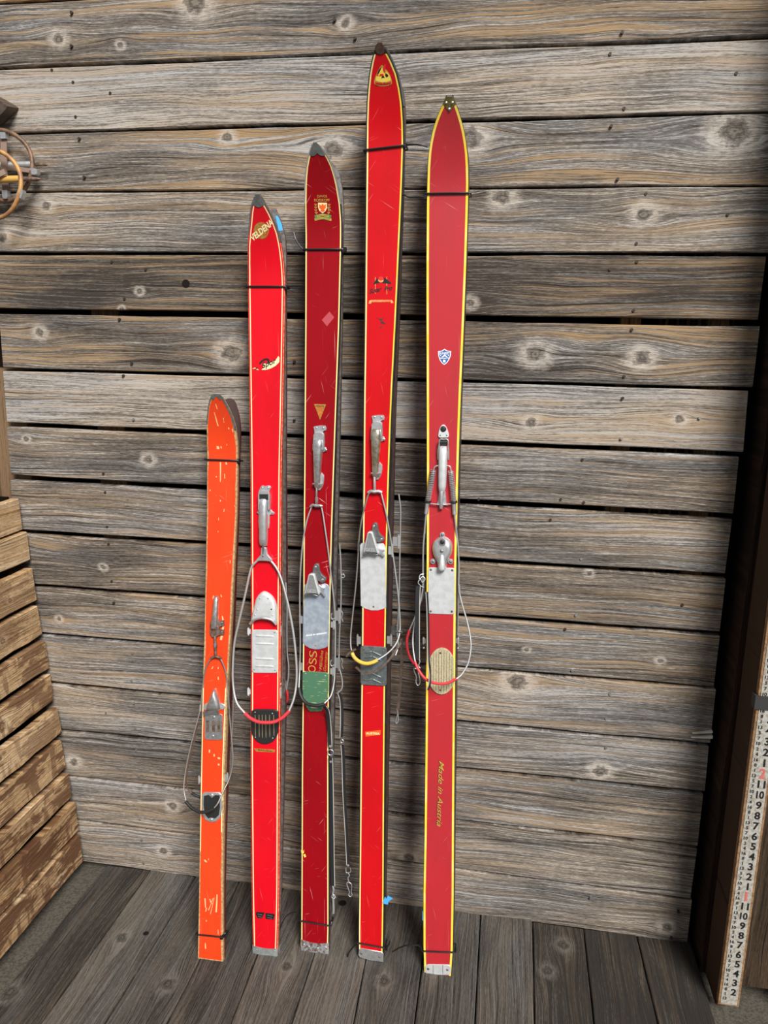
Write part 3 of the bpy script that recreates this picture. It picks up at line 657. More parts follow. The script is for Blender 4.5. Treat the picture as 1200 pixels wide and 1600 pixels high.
# ================================================================== SKIS
class Pair:
    """frame of a pair of skis tied base to base: w across, s up along, n out of the front top sheet"""
    def __init__(s, tail, shoulder, ysh, tip, edges, curl, t_end, t_mid, gap, zt=0.003, s_curl=0.20):
        T = floor_pt(*tail); S = wall_pt(*shoulder, ysh)
        es = S - T; es = es / np.linalg.norm(es); n = np.array([0, -1.0, 0]); n = n - es * np.dot(n, es); n = n / np.linalg.norm(n); ew = np.cross(es, n)
        s.T, s.ew, s.es, s.n = T, ew, es, n; s.curl = curl; s.sc = s_curl
        s.te, s.tm, s.g = t_end, t_mid, gap
        s.L = 9.0
        s.L = float(s.raw(*tip, curl)[1])
        pl, pr = [], []
        for (y, xl, xr) in edges:
            a = s.loc(xl, y); b = s.loc(xr, y); pl.append((a[1], a[0])); pr.append((b[1], b[0]))
        tp = s.raw(*tip, curl)
        s.tipw = float(tp[0])
        s.pl = sorted(pl); s.pr = sorted(pr)
        s.pl.append((s.L, s.tipw - zt)); s.pr.append((s.L, s.tipw + zt))
        s.mat = frame_of(T, ew, es, n)
    def raw(s, x, y, n=0.0):
        p = at_plane(x, y, s.T + s.n * n, s.n) - s.T; return np.array([np.dot(p, s.ew), np.dot(p, s.es), n])
    def ntop(s, q):
        d = max(0.0, (q - (s.L - s.sc)) / s.sc); return s.curl * d * d
    def loc(s, x, y, n=0.0):
        """point seen at (x, y), lying n above the front top sheet"""
        p = s.raw(x, y, n)
        for _ in range(7): p = s.raw(x, y, n + s.ntop(p[1]))
        return p
    def wl(s, q): return float(np.interp(q, [a[0] for a in s.pl], [a[1] for a in s.pl]))
    def wr(s, q): return float(np.interp(q, [a[0] for a in s.pr], [a[1] for a in s.pr]))
    def t(s, q):
        u = q / s.L; return s.te + (s.tm - s.te) * math.exp(-((u - 0.45) / 0.24) ** 2)
    def nb(s, q):
        """level of the back ski's top sheet (it faces the wall)"""
        u = min(1, max(0, (q - 0.04) / (s.L - s.sc - 0.06)))
        return -(2 * s.t(q) + 0.0014 + s.g * math.sin(math.pi * u) ** 0.8) - s.ntop(q) * 0.75
    def emb(s, w, q, n): return (w, q, n + s.ntop(q))
    def world(s, p): return s.T + s.ew * p[0] + s.es * p[1] + s.n * p[2]
    def P(s, pts, n=0.0): return [s.loc(x, y, n)[:2] for x, y in pts]
    def C(s, pts):
        """tube path: (x, y, n in mm)"""
        return [s.loc(x, y, n / 1000.0) for x, y, n in pts]

def stations(pr, s0=0.0, s1=None):
    L = pr.L; s1 = L if s1 is None else s1
    q = list(np.linspace(0, L - 0.24, 26)) + list(np.linspace(L - 0.23, L, 40))
    return [x for x in q if s0 < x < s1] and [s0] + [x for x in q if s0 + 1e-4 < x < s1 - 1e-4] + [s1]

def slab(pr, mb, top, bot, ins=0.0, mis=(0, 1, 2), s0=0.0, s1=None):
    """ski body between the level functions top(s) and bot(s)"""
    st = stations(pr, s0, s1); vs = []; fs = []; mi = []; b = 0.0012
    for q in st:
        l, r = pr.wl(q) + ins, pr.wr(q) - ins; a, c = top(q), bot(q); e = b if a > c else -b
        m1, m2 = a + (c - a) * 0.30, a + (c - a) * 0.72
        vs += [(l, q, a - e), (l + b, q, a), (r - b, q, a), (r, q, a - e), (r, q, m1), (r, q, m2), (r, q, c), (l, q, c), (l, q, m2), (l, q, m1)]
    k_mi = [0, 0, 0, 1, 3, 1, 2, 1, 3, 1]
    for i in range(len(st) - 1):
        for k in range(10):
            k2 = (k + 1) % 10; fs.append((i * 10 + k, i * 10 + k2, i * 10 + 10 + k2, i * 10 + 10 + k)); mi.append(k_mi[k])
    fs.append(tuple(range(9, -1, -1))); mi.append(1); fs.append(tuple((len(st) - 1) * 10 + k for k in range(10))); mi.append(1)
    o = len(mb.v); mb.add(vs, fs); mb.mi[-len(mi):] = mi
    return mb
def ribbon(pr, mb, fa, fb, s0, s1, dn, th, mi=0):
    st = stations(pr, s0, s1); vs = []; fs = []
    for q in st:
        a, b = fa(q), fb(q)
        if b < a: a = b = (a + b) / 2
        vs += [pr.emb(a, q, dn - th), pr.emb(a, q, dn), pr.emb(b, q, dn), pr.emb(b, q, dn - th)]
    for i in range(len(st) - 1):
        for k in range(4):
            k2 = (k + 1) % 4; fs.append((i * 4 + k, i * 4 + k2, i * 4 + 4 + k2, i * 4 + 4 + k))
    fs.append((3, 2, 1, 0)); fs.append(tuple((len(st) - 1) * 4 + k for k in range(4)))
    mb.add(vs, fs, mi)
def edge_in(pr, side, d):
    """line d metres inside an edge, measured square to the outline"""
    f = pr.wl if side < 0 else pr.wr
    def g(q):
        sl = (f(min(q + 0.012, pr.L)) - f(max(q - 0.012, 0))) / 0.024; return f(q) - side * d * math.sqrt(1 + min(sl * sl, 9))
    return g
def guard(pr, mb, low, s1, dn, th, mi=0, nu=14, nv=12, spread=0.0004):
    """metal sheet over the tip or tail; low(u) -> s of the lower rim"""
    vs = []; fs = []
    for j in range(nv + 1):
        for i in range(nu + 1):
            u = i / nu; q = low(u) + (s1(u) - low(u)) * j / nv; l, r = pr.wl(min(q, pr.L)) - spread, pr.wr(min(q, pr.L)) + spread
            w = l + (r - l) * u
            e = min(u, 1 - u) * 2; vs.append(pr.emb(w, q, dn - th * 0.6 * (1 - min(1, e * 6))))
    n = len(vs); m = nu + 1
    vs += [(v[0], v[1], v[2] - th) for v in vs]
    for j in range(nv):
        for i in range(nu):
            a = j * m + i; fs.append((a, a + 1, a + m + 1, a + m)); fs.append((n + a, n + a + m, n + a + m + 1, n + a + 1))
    bd = [i for i in range(nu)] + [j * m + nu for j in range(nv)] + [nv * m + nu - i for i in range(nu)] + [(nv - j) * m for j in range(nv)]
    for i in range(len(bd)):
        a, b = bd[i], bd[(i + 1) % len(bd)]; fs.append((a, n + a, n + b, b))
    mb.add(vs, fs, mi)

def ski_pair(pr, lab_f, lab_b, mats_f, mats_b, top_mat, topin, stripe=None, wear=0.0, s_top=None, tail_s=0.0):
    """front and back ski of a pair, each a thing of its own"""
    f = empty('ski', pr.mat); tag(f, lab_f, 'ski')
    slab(pr, MB_ := MB(), lambda q: pr.ntop(q), lambda q: pr.ntop(q) - pr.t(q)); MB_.build('body', mats_f, f)
    bk = empty('ski', pr.mat); tag(bk, lab_b, 'ski')
    m2 = slab(pr, MB(), lambda q: pr.nb(q), lambda q: pr.nb(q) + pr.t(q))
    m2.build('body', mats_b, bk)
    s_top = s_top or pr.L - 0.004
    mb = MB(); rnd = random.Random(5)
    jl = {}; 
    def jit(side, g):
        xs_ = np.linspace(0, pr.L, 70); js = [abs(rnd.gauss(0, 1)) * wear for _ in xs_]
        return lambda q: g(q) - side * float(np.interp(q, xs_, js))
    ribbon(pr, mb, jit(-1, edge_in(pr, -1, topin)), jit(1, edge_in(pr, 1, topin)), tail_s + (0.003 if wear else 0), s_top, 0.0008, 0.001)
    mb.build('top_sheet', top_mat, f)
    if stripe:
        d0, d1, sm = stripe[:3]
        for sd in (-1, 1):
            mb = MB(); a, b = edge_in(pr, sd, d0), edge_in(pr, sd, d1)
            ribbon(pr, mb, (a if sd < 0 else b), (b if sd < 0 else a), tail_s, s_top, 0.0011, 0.001)
            mb.build('pinstripe', sm[0] if sd < 0 else sm[1], f, 0)
    return f, bk

def text_on(pr, mb, txt, x, y, h, ang=0.0, shear=0.0, wmax=None, dn=0.0016, mi=0, offset=0.02, stretch=1.0):
    """printed lettering lying on the top sheet; centre seen at (x, y), cap height h metres"""
    vs, fs, w_, h_ = glyphs(txt, shear, offset); s = h / 0.72; sx_ = s * stretch
    if wmax: sx_ = wmax / w_
    c = pr.loc(x, y); ca, sa = math.cos(ang), math.sin(ang)
    mb.add([pr.emb(c[0] + v[0] * sx_ * ca - v[1] * s * sa, c[1] + v[0] * sx_ * sa + v[1] * s * ca, dn) for v in vs], fs, mi)
def decal(pr, mb, pts, dn=0.0013, mi=0, smooth=0):
    q = pr.P(pts); q = smooth_path(q, smooth, True) if smooth else q
    n = len(q); c = np.mean(q, axis=0)
    # thin printed film, fanned over its outline so that it follows the curved tip
    mb.add([pr.emb(p[0], p[1], dn) for p in q] + [pr.emb(p[0], p[1], dn - 0.0006) for p in q], [tuple(range(n)), tuple(range(2 * n - 1, n - 1, -1))] + [(i, n + i, n + (i + 1) % n, (i + 1) % n) for i in range(n)], mi)
def ell(cx, cy_, rx, ry, n=20, a0=0.0, a1=2 * math.pi): return [(cx + rx * math.cos(a0 + (a1 - a0) * i / n), cy_ + ry * math.sin(a0 + (a1 - a0) * i / n)) for i in range(n)]
def rrect(x0, y0, x1, y1, r=3, skew=0.0, k=4):
    out = []
    for cx, cy_, a in ((x1 - r, y0 + r, -90), (x1 - r, y1 - r, 0), (x0 + r, y1 - r, 90), (x0 + r, y0 + r, 180)):
        for i in range(k + 1):
            t = math.radians(a + 90 * i / k); px_ = cx + r * math.cos(t); out.append((px_, cy_ + r * math.sin(t) + (px_ - x0) * skew))
    return out
MM = 0.001
def plate(pr, par, name, pts, n0, n1, mat, bev=0.6, smooth=0):
    q = pr.P(pts, n1 * MM); q = smooth_path(q, smooth, True) if smooth else q
    mb = MB(); mb.prism(q, n0 * MM, n1 * MM, bev * MM); return mb.build(name, mat, par, 40)
def screws(pr, par, pts, n, r=2.6, mat='alu', name='screw'):
    for x, y in pts:
        mb = MB(); p = pr.loc(x, y, n * MM); mb.screw(p[0], p[1], n * MM - 0.0003, r * MM); mb.build(name, mat, par, 50)
def cable(pr, par, name, pts, r, mat, k=6, seg=7):
    mb = MB(); mb.tube(smooth_path(pr.C(pts), k), r * MM, seg); return mb.build(name, mat, par, 60)
def lever(pr, par, name, a, b, wa, wb, n0, h0, h1, mat, tip=0.6):
    pa, pb = pr.loc(*a, (n0 + h0 * .5) * MM), pr.loc(*b, (n0 + h1 * .5) * MM)
    k = 0.00152; mb = MB(); mb.bar(pa[:2], pb[:2], wa * k, wb * k, n0 * MM, h0 * MM, h1 * MM, tip=tip); return mb.build(name, mat, par, 40)
def hook(pr, par, x, y, n, h=14, r=3.2, mat='alu', ball=None):
    """small side guide the cable runs under: a sleeve with a lip"""
    a, b = pr.loc(x, y - h / 2, n * MM), pr.loc(x, y + h / 2, n * MM); mb = MB()
    d = (b - a); mb.tube([a, a + d * 0.12, a + d * 0.14, a + d * .86, a + d * .88, b], [r * .7 * MM, r * .7 * MM, r * MM, r * MM, r * .7 * MM, r * .7 * MM], 10)
    wd = pr.wr((a[1] + b[1]) / 2) if a[0] > 0 or x > 0 and abs(a[0] - pr.wr(a[1])) < abs(a[0] - pr.wl(a[1])) else pr.wl((a[1] + b[1]) / 2)
    m = (a + b) / 2; e = np.array([wd, m[1], m[2]])
    lo, hi = min(e[0], m[0]), max(e[0], m[0])
    hh = abs(b[1] - a[1]) * .32; mb.box((lo - 0.0005, m[1] - hh, m[2] - 0.0015), (hi + 0.0005, m[1] + hh, m[2] + 0.0015))
    o = mb.build('cable_guide', mat, par, 40)
    if ball: 
        mb = MB(); p = pr.loc(*ball, n * MM); mb.screw(p[0], p[1], p[2] - 0.002, 0.0028, 0.004); mb.build('screw', mat, o, 60)
    return o
def tie(pr, L, R, label, head=None, tails=(), n=3.6):
    """black cable tie round the pair"""
    a, b = pr.loc(*L, n * MM), pr.loc(*R, n * MM); e = 0.0040
    na, nb_ = pr.nb(a[1]) - 0.0045, pr.nb(b[1]) - 0.0045
    fa = pr.ntop(a[1]) + n * MM; fb = pr.ntop(b[1]) + n * MM
    l, r = min(a[0], pr.wl(a[1]) - e), max(b[0], pr.wr(b[1]) + e)
    pts = [(l, a[1], fa), (r, b[1], fb), (r, b[1], nb_), (l, a[1], na)]
    loop = []
    for i in range(4):
        p, q = np.array(pts[i]), np.array(pts[(i + 1) % 4])
        for t in (0.03, 0.5, 0.97): loop.append(p + (q - p) * t)
    mb = MB(); mb.tube([pr.world(p) for p in loop], 0.0021, 6, closed=True)
    if head:
        h = pr.loc(*head, 0.0); hw = pr.world(np.array([max(h[0], l), h[1], h[2]])); r_ = 0.0042
        mb.box(hw - np.array([r_ * .8, r_, r_]), hw + np.array([r_ * .8, r_, r_]))
    for tl in tails:
        P = smooth_path([pr.world(np.array([*pr.loc(x, y, q * MM)])) for x, y, q in tl], 6); k = len(P)
        mb.tube(P, [0.0020 * (1 - 0.4 * (i / k) ** 3) for i in range(k)], 6)
    o = mb.build_world('cable_tie', 'tie'); tag(o, label, 'cable tie', 'black cable ties holding the ski pairs'); return o

GREY_E, RUST_E = 'edge_steel', 'base_dark'
# ------------------------------------------------------------------ pair 1: short orange-red
p1 = Pair((328.5, 1500), (346, 720), -0.070, (337.5, 615.5),
          [(616.5, 332, 343), (620, 330, 347), (626, 327.5, 350.5), (636, 325.3, 356), (650, 323.9, 362.5), (667, 322.6, 367.5), (690, 322.8, 370.6), (720, 323.3, 371.2), (800, 323, 369.8), (900, 321, 364.8), (1000, 318.8, 359.5), (1080, 316, 355.2), (1190, 313.8, 351), (1290, 312, 349), (1400, 310.7, 347.8), (1500, 308.4, 348.5)],
          0.045, 0.009, 0.016, 0.004, zt=0.005, s_curl=0.17)
f1, b1 = ski_pair(p1, 'shortest ski, chipped orange-red with bare wood edges, front of the leftmost pair', 'dark brown back ski tied behind the short orange-red ski',
                  ['raw_ash', 'raw_ash', 'base_dark', 'raw_ash'], ['red_edge', 'maroon_edge', 'base_dark', 'maroon_edge'], 'red1', 0.0032, None, wear=0.0011, s_top=p1.L - 0.006)
mb = MB(); ribbon(p1, mb, edge_in(p1, -1, 0.0022), edge_in(p1, -1, 0.0042), p1.loc(314, 1330)[1], p1.loc(316, 1075)[1], 0.0012, 0.001); mb.build('pinstripe', 'cream', f1, 0)
mb = MB(); ribbon(p1, mb, edge_in(p1, 1, 0.0055), edge_in(p1, 1, 0.0035), p1.loc(349, 1300)[1], p1.loc(354, 1075)[1], 0.0012, 0.001); mb.build('pinstripe', 'cream', f1, 0)
sg = p1.loc(336, 622.5)[1]
mb = MB(); guard(p1, mb, lambda u: sg + 0.0 + 0.004 * math.cos(u * 4 * math.pi), lambda u: p1.L, 0.0018, 0.0025); mb.build('tip_guard', 'tip_steel', f1)
mb = MB()
for sd in (-1, 1):
    a, b = (edge_in(p1, sd, -0.0006), edge_in(p1, sd, 0.0034 if sd > 0 else 0.0022))
    ribbon(p1, mb, a if sd < 0 else b, b if sd < 0 else a, p1.loc(368 if sd > 0 else 323, 672 if sd > 0 else 662)[1], p1.L - 0.002, 0.0016, 0.004)
mb.build('edge_guard', 'tip_steel', f1)
mb = MB()
def streak(pr, mb, x0, y0, x1, y1, w0, w1):
    decal(pr, mb, [(x0 - w0 / 2, y0), (x0 + w0 / 2, y0 + .3), ((x0 + x1) / 2 + (w0 + w1) / 3, (y0 + y1) / 2), (x1 + w1 / 2, y1), (x1 - w1 / 2, y1 - .3), ((x0 + x1) / 2 - (w0 + w1) / 4, (y0 + y1) / 2 + 1)], .0014)
for a in ((337, 631, 340, 640, .8, .6), (335, 644, 341, 666, .6, 1.6), (357.5, 668, 357.8, 671, 1.4, 1.2), (340.3, 697, 341, 702, 3.2, 3.4), (345.5, 697, 346, 701, 1.2, 1.4), (344.8, 722, 344.6, 753, 1.8, 1.0), (353.5, 722, 354, 726, 1.4, 1.8), (351, 740, 351.5, 748, .6, 1), (338, 744, 338.5, 746, 1.4, 1.4), (344.5, 781, 344.6, 784, 1, 1.2), (350.5, 795, 350, 800, .8, 1),
          (347.5, 962, 349.5, 972, 1.2, 2.2), (349.5, 975, 345.5, 1000, 2.6, 3.2), (333, 1041, 331, 1045, 1, 1.6), (341, 1042, 341, 1045, 1, 1.2), (341, 1057, 341.5, 1062, 1, 1.6), (345.5, 929, 346.5, 933, .9, 1.2),
          (327.5, 1171, 327.3, 1176, 1.8, 1.6), (334.8, 1178, 335, 1182, 1.8, 1.4), (342, 1183, 342.8, 1186, 3.6, 3), (341.8, 1193, 342.2, 1196, 2.6, 1.8), (320, 1343, 323, 1347, 2.2, 2), (320.5, 1403, 321.5, 1418, 1.6, 1.2), (323, 1418, 321.5, 1424, 1.4, 1.2), (328, 1404, 331, 1412, 1, 1.2), (333, 1403, 326, 1422, .8, 1.2), (339.5, 1397, 338, 1425, 1.4, 2.2), (335, 1402, 329, 1428, .7, .9), (321, 1473, 321.5, 1482, .8, 1.6), (341, 1452, 341.3, 1460, .7, .7)):
    streak(p1, mb, *a)
tag(mb.build('paint_chips', plain('bare_wood_chip', (0.74, 0.50, 0.24), 0.6), f1, 0, recalc=False), kind='stuff')
lever(p1, f1, 'lever', (338.2, 931), (334.5, 984), 8, 13, 4, 12, 16, 'chrome')
o = plate(p1, f1, 'lever_base', [(328, 971), (341.5, 971), (349, 969), (349.5, 978), (342, 980), (343, 984), (349.5, 984), (349, 992), (341, 993), (338, 997), (331, 996), (327.5, 990)], 0.5, 7, 'rusty', 1.0)
screws(p1, o, [(346.6, 973), (346.3, 988)], 7.2, 2.6, 'steel')
cable(p1, f1, 'adjuster', [(335.5, 994, 6), (336.5, 1010, 8), (337, 1027, 8)], 3.4, 'rusty', 3)
cable(p1, f1, 'adjuster_nut', [(336.4, 1005, 8), (336.7, 1012, 8)], 4.8, 'steel', 2, 6)
cable(p1, f1, 'yoke', [(329, 1029, 8), (333, 1027, 8), (337, 1026, 9), (341, 1027, 8), (346, 1029, 8)], 3.2, 'rusty', 3)
cable(p1, f1, 'cable', [(330, 1029, 8), (325, 1036, 7), (320, 1050, 4), (316, 1078, 0), (313.2, 1106, -4), (306, 1135, 0), (297, 1170, 4), (290, 1205, 8), (287.3, 1232, 14), (291, 1253, 22)], 1.9, 'cable_old')
cable(p1, f1, 'cable', [(335, 1262, 30), (341, 1254, 26), (350, 1234, 12), (356, 1222, 3), (361, 1207, -3), (364, 1185, -3), (361.5, 1150, -3), (358.5, 1115, -3), (356.5, 1078, -1), (352.5, 1050, 3), (347, 1034, 7), (343, 1028, 8)], 1.9, 'cable_old')
cable(p1, f1, 'cable_sleeve', [(290, 1252, 22), (299, 1262, 27), (311, 1268.5, 31), (322, 1268.5, 32), (334, 1263.5, 30)], 4.0, 'rubber')
cable(p1, f1, 'ferrule', [(313.5, 1101, -4), (312.8, 1111, -4)], 3.2, 'alu', 2)
cable(p1, f1, 'ferrule', [(358.6, 1107, -3), (358.3, 1115, -3)], 3.6, 'steel', 2)
o = plate(p1, f1, 'toe_plate', rrect(319.5, 1115, 347.5, 1156, 3.5, 0.03), 0.5, 4, 'chrome', 0.9)
for x0 in (324.5, 333.5, 342): plate(p1, o, 'slot', rrect(x0 - 2.3, 1126, x0 + 2.3, 1144, 1.6), 3.8, 4.3, 'rusty', 0.2)
screws(p1, o, [(334, 1120.5), (332.8, 1150.5)], 4.2, 4.0, 'chrome')
mb = MB(); mb.dome(smooth_path(p1.P([(334.5, 1076), (340, 1086), (343.5, 1098), (344, 1110), (333, 1112), (321.5, 1110), (323.5, 1099), (328.5, 1086)], .008), 4, True), 0.001, 0.016, 5, 0.35); o = mb.build('toe_iron', 'chrome', f1, 50)
plate(p1, o, 'ear', smooth_path([(317.5, 1106), (322, 1099), (346, 1099), (351, 1106), (346, 1109), (322, 1110)], 3, True), 0.8, 5, 'alu', 0.8)
plate(p1, o, 'lip', [(316.5, 1112), (341, 1110), (341.5, 1117), (330, 1115.5), (318, 1119)], 8, 12, 'steel', 0.8)
mb = MB(); c_ = p1.loc(329.5, 1099, .013); mb.screw(c_[0], c_[1], 0.012, 0.006, 0.003); mb.build('screw', 'rusty', o, 50)
hp = [(315.5, 1241), (319, 1238), (342, 1238.5), (346, 1242), (347, 1262), (344.5, 1276), (338, 1283.5), (330, 1285.5), (321, 1282), (316, 1273), (315, 1258)]
o = plate(p1, f1, 'heel_plate', hp, 0.5, 4.5, 'alu', 1.2)
plate(p1, o, 'rubber_pad', [(318.5, 1244), (326, 1242), (331, 1246.5), (336, 1242.5), (342.5, 1243), (343.5, 1262), (341.5, 1274), (336, 1279), (330, 1277.5), (325, 1279), (319.5, 1271), (318, 1258)], 4.3, 6.0, 'rubber', 0.5)
screws(p1, o, [(331, 1242.5), (330.3, 1281)], 4.8, 3.8, 'alu')
hook(p1, f1, 311, 1218, -4, 13, 2.8); hook(p1, f1, 355.5, 1216, -4, 18, 3.0)
cable(p1, b1, 'cable', [(309, 1130, -26), (302, 1165, -28), (293, 1200, -32), (290.8, 1222, -36), (294, 1233, -42), (300, 1240, -46)], 1.8, plain('copper_brown_cable', (0.27, 0.16, 0.11), 0.5, 0.6))
cable(p1, b1, 'cable_sleeve', [(299, 1239, -46), (306, 1243, -50), (316, 1247, -52), (326, 1247, -52)], 3.4, 'rubber')
cable(p1, b1, 'cable', [(361, 1045, -24), (364.5, 1085, -24), (363.5, 1130, -24), (361, 1180, -24), (359, 1212, -26)], 1.8, 'cable_old')
tie(p1, (323, 718), (371, 719.5), 'topmost cable tie round the short orange-red skis', (373, 720))
tie(p1, (309, 1460.5), (349, 1464.5), 'bottom cable tie round the short orange-red skis', (346.5, 1464), [[(347, 1463, 4), (351, 1459, 3), (354, 1455.5, -2)]])

# ------------------------------------------------------------------ pair 2: bright red with cream pinstripes
p2 = Pair((414, 1491.5), (416, 444), -0.080, (403, 304),
          [(305.5, 399, 407.5), (312, 396, 411.5), (321, 392.8, 416.5), (335, 391, 424), (350, 389.7, 430.5), (365, 388.2, 435.8), (385.6, 386.7, 440), (412, 386.8, 443.3), (444, 387, 445), (570, 388.8, 443.2), (740, 391, 439.6), (950, 392, 438.2), (1190, 391.2, 437), (1400, 393, 436), (1480, 394.8, 434), (1491, 395.2, 433.5)],
          0.058, 0.009, 0.019, 0.026, zt=0.0062)
f2, b2 = ski_pair(p2, 'bright red ski with thin cream pinstripes and a gold disc, second from left', 'back ski of the second pair from left, blue tape on its tip',
                  ['red_edge', 'red_edge', 'edge_steel', 'maroon_edge'], ['red2', 'maroon_edge', 'edge_steel', 'edge_steel'], 'red2', 0.0016, (0.0042, 0.0066, ('cream', 'cream')), s_top=p2.loc(404, 323)[1] + 0.004, tail_s=0.012)
sg = p2.loc(404, 322)[1]; sm2 = p2.loc(403, 304)[1]
mb = MB(); guard(p2, mb, lambda u: sg - 0.003 * math.cos((u - .5) * 2 * math.pi), lambda u: p2.L, 0.0022, 0.003); mb.build('tip_guard', 'tip_steel', f2)
mb = MB()
for sd in (-1, 1):
    a, b = edge_in(p2, sd, -0.0008), edge_in(p2, sd, 0.0022)
    ribbon(p2, mb, a if sd < 0 else b, b if sd < 0 else a, p2.loc(438 if sd > 0 else 388, 378 if sd > 0 else 366)[1], p2.L - 0.004, 0.0019, 0.009)
mb.build('edge_guard', 'tip_steel', f2)
mb = MB(); guard(p2, mb, lambda u: 0.0, lambda u: p2.loc(414, 1479)[1] - 0.004 * math.sin(u * math.pi), 0.0022, 0.003, nv=4); o = mb.build('tail_guard', plain('zinc_green_grey', (0.36, 0.42, 0.39), 0.5, 0.5, vs=90.0, col2=(0.28, 0.31, 0.32)), f2)
screws(p2, o, [(401, 1484), (429, 1486)], 2.4, 1.6, 'alu', 'rivet')
mb = MB(); mb.box((p2.wl(0.01), 0.0, p2.nb(0) - 0.001), (p2.wr(0.01) + .001, 0.018, p2.nb(0) + p2.te)); mb.build('tail_guard', 'alu', b2)
# prints
mb = MB(); decal(p2, mb, ell(408.5, 360.5, 12, 13.3, 24)); mb.build('gold_disc', 'olive_gold', f2, 0, recalc=False)
mb = MB(); text_on(p2, mb, 'VELDENA', 409.4, 360.2, 0.0125, 0.56, 0.1, wmax=0.062, offset=0.03); mb.build('lettering', 'cream', f2, 0, recalc=False)
mb = MB(); decal(p2, mb, [(394.5, 576), (398, 574.5), (402, 576), (405, 578.5)], mi=0); decal(p2, mb, [(409, 578), (412.5, 573), (409.5, 569), (414, 568), (421, 568), (427, 564.5), (433, 560), (435, 556.2), (437, 559), (436.5, 566), (431, 571.5), (424, 575.5), (416, 578)])
mb.build('scroll', 'cream', f2, 0, recalc=False)
mb = MB(); text_on(p2, mb, 'Spor', 421, 568.5, 0.012, 0.38, 0.35, wmax=0.038, dn=0.0019); decal(p2, mb, smooth_path([(405, 567.5), (409, 563), (414, 560.2), (419, 560), (421.5, 563), (421, 567), (418.5, 566.5), (418, 563), (414, 563), (410, 566), (407, 569)], 2, True), 0.0018)
decal(p2, mb, [(396.5, 575.2), (399, 576.4), (403, 573.5), (402, 576.5), (399, 577.3)], 0.0018); mb.build('lettering', 'ink', f2, 0, recalc=False)
mb = MB(); decal(p2, mb, [(397, 1169), (430, 1171), (429.5, 1175.5), (400.5, 1174)]); mb.build('label', 'olive_gold', f2, 0, recalc=False)
mb = MB(); text_on(p2, mb, 'MADE IN AUSTRIA', 414.5, 1172.3, 0.0028, -0.03, 0, wmax=0.036, dn=0.0018); mb.build('lettering', 'ink', f2, 0, recalc=False)
mb = MB(); decal(p2, mb, [(400.5, 1424.5), (413.5, 1425.5), (412, 1429), (409.5, 1434.5), (403, 1434.5), (400, 1428.5)]); decal(p2, mb, [(415, 1426), (429.5, 1428), (428, 1436.5), (415, 1435.2)]); mb.build('sticker', 'ink', f2, 0, recalc=False)
mb = MB()
for (x, y, w_) in ((406.5, 1428.3, .012), (406.5, 1431.8, .009), (422, 1430, .013), (421.5, 1433.5, .012)): text_on(p2, mb, 'IIIIIIIII', x, y, 0.0016, -0.1, 0, wmax=w_, dn=0.0018)
mb.build('sticker_print', plain('grey_print', (0.22, 0.22, 0.23), 0.5), f2, 0, recalc=False)
# binding
o = plate(p2, f2, 'lever_base', smooth_path([(406, 763), (409, 758.5), (414, 759.5), (420, 758.5), (423, 762), (421, 767), (421, 775), (422.5, 796), (428.5, 800.5), (427, 804.5), (421, 805.5), (420, 826), (404, 826), (404, 804), (400, 801.5), (403, 797), (403, 772)], 2, True), 0.5, 5, 'alu', 1.0)
screws(p2, o, [(409.8, 762), (419.2, 762)], 5, 2.8, 'alu'); screws(p2, o, [(425.3, 802), (402.3, 801.5)], 5, 1.8, 'steel')
plate(p2, f2, 'bracket', [(403, 773), (407, 767.5), (419, 767.5), (421.5, 774), (421, 797), (418.5, 797), (418.5, 772.5), (405, 772.5), (405, 797), (403, 797)], 4, 15, 'alu', 0.8)
plate(p2, f2, 'lever_stop', rrect(404.8, 771.5, 418, 781, 2), 5, 14, 'rubber', 1)
lever(p2, f2, 'lever', (411.3, 778), (411, 853), 13.8, 13.4, 5, 15, 14, 'alu', 0.85)
cable(p2, f2, 'adjuster', [(411, 849, 12), (411.2, 858, 11), (411.3, 868, 9)], 2.8, 'steel', 2)
o = plate(p2, f2, 'yoke', smooth_path([(408, 856), (415.5, 856), (417.5, 866), (423.5, 873), (424.5, 878), (418, 877), (406, 876.5), (400, 877.5), (401, 873.5), (407, 867)], 2, True), 4, 12, 'alu', 1.5)
screws(p2, o, [(411, 868.8)], 12, 2.6, 'steel')
cable(p2, f2, 'cable', [(402, 876, 9), (394.5, 884, 10), (390.5, 895, 11), (382, 934, 12), (372.5, 975, 12), (366.5, 1004, 12), (363.8, 1040, 14), (364.5, 1072, 18), (370, 1098, 26), (383.5, 1115.5, 34)], 2.8, 'cable')
cable(p2, f2, 'cable', [(423, 876, 9), (431, 886, 10), (438, 900, 11), (446, 927, 12), (453, 958, 12), (459.5, 997, 12), (463.3, 1040, 14), (463, 1068, 18), (459, 1092, 26), (451.5, 1111.5, 34)], 2.8, 'cable')
cable(p2, f2, 'cable_sleeve', [(382.5, 1114.5, 34), (391, 1122, 38), (402, 1127.5, 41), (414, 1129, 42), (428, 1128, 41), (441, 1121.5, 38), (452.5, 1110.5, 34)], 4.2, 'red_plastic')
tp = smooth_path(p2.P([(410, 924.5), (420, 928), (427.5, 936), (431.5, 948), (432, 962), (431, 976), (422, 970), (411, 967.5), (400, 969), (391.5, 975.5), (392.5, 963), (396, 948), (400, 934)], .008), 3, True)
mb = MB(); mb.dome(tp, 0.0006, 0.010, 4, 0.78); o = mb.build('toe_iron', 'alu_white', f2, 50)
cable(p2, o, 'toe_lip', [(390.5, 975, 10), (396, 969, 14), (405, 966, 17), (414, 966, 17), (424, 968.5, 14), (431.5, 976, 10)], 3.0, 'alu', 3)
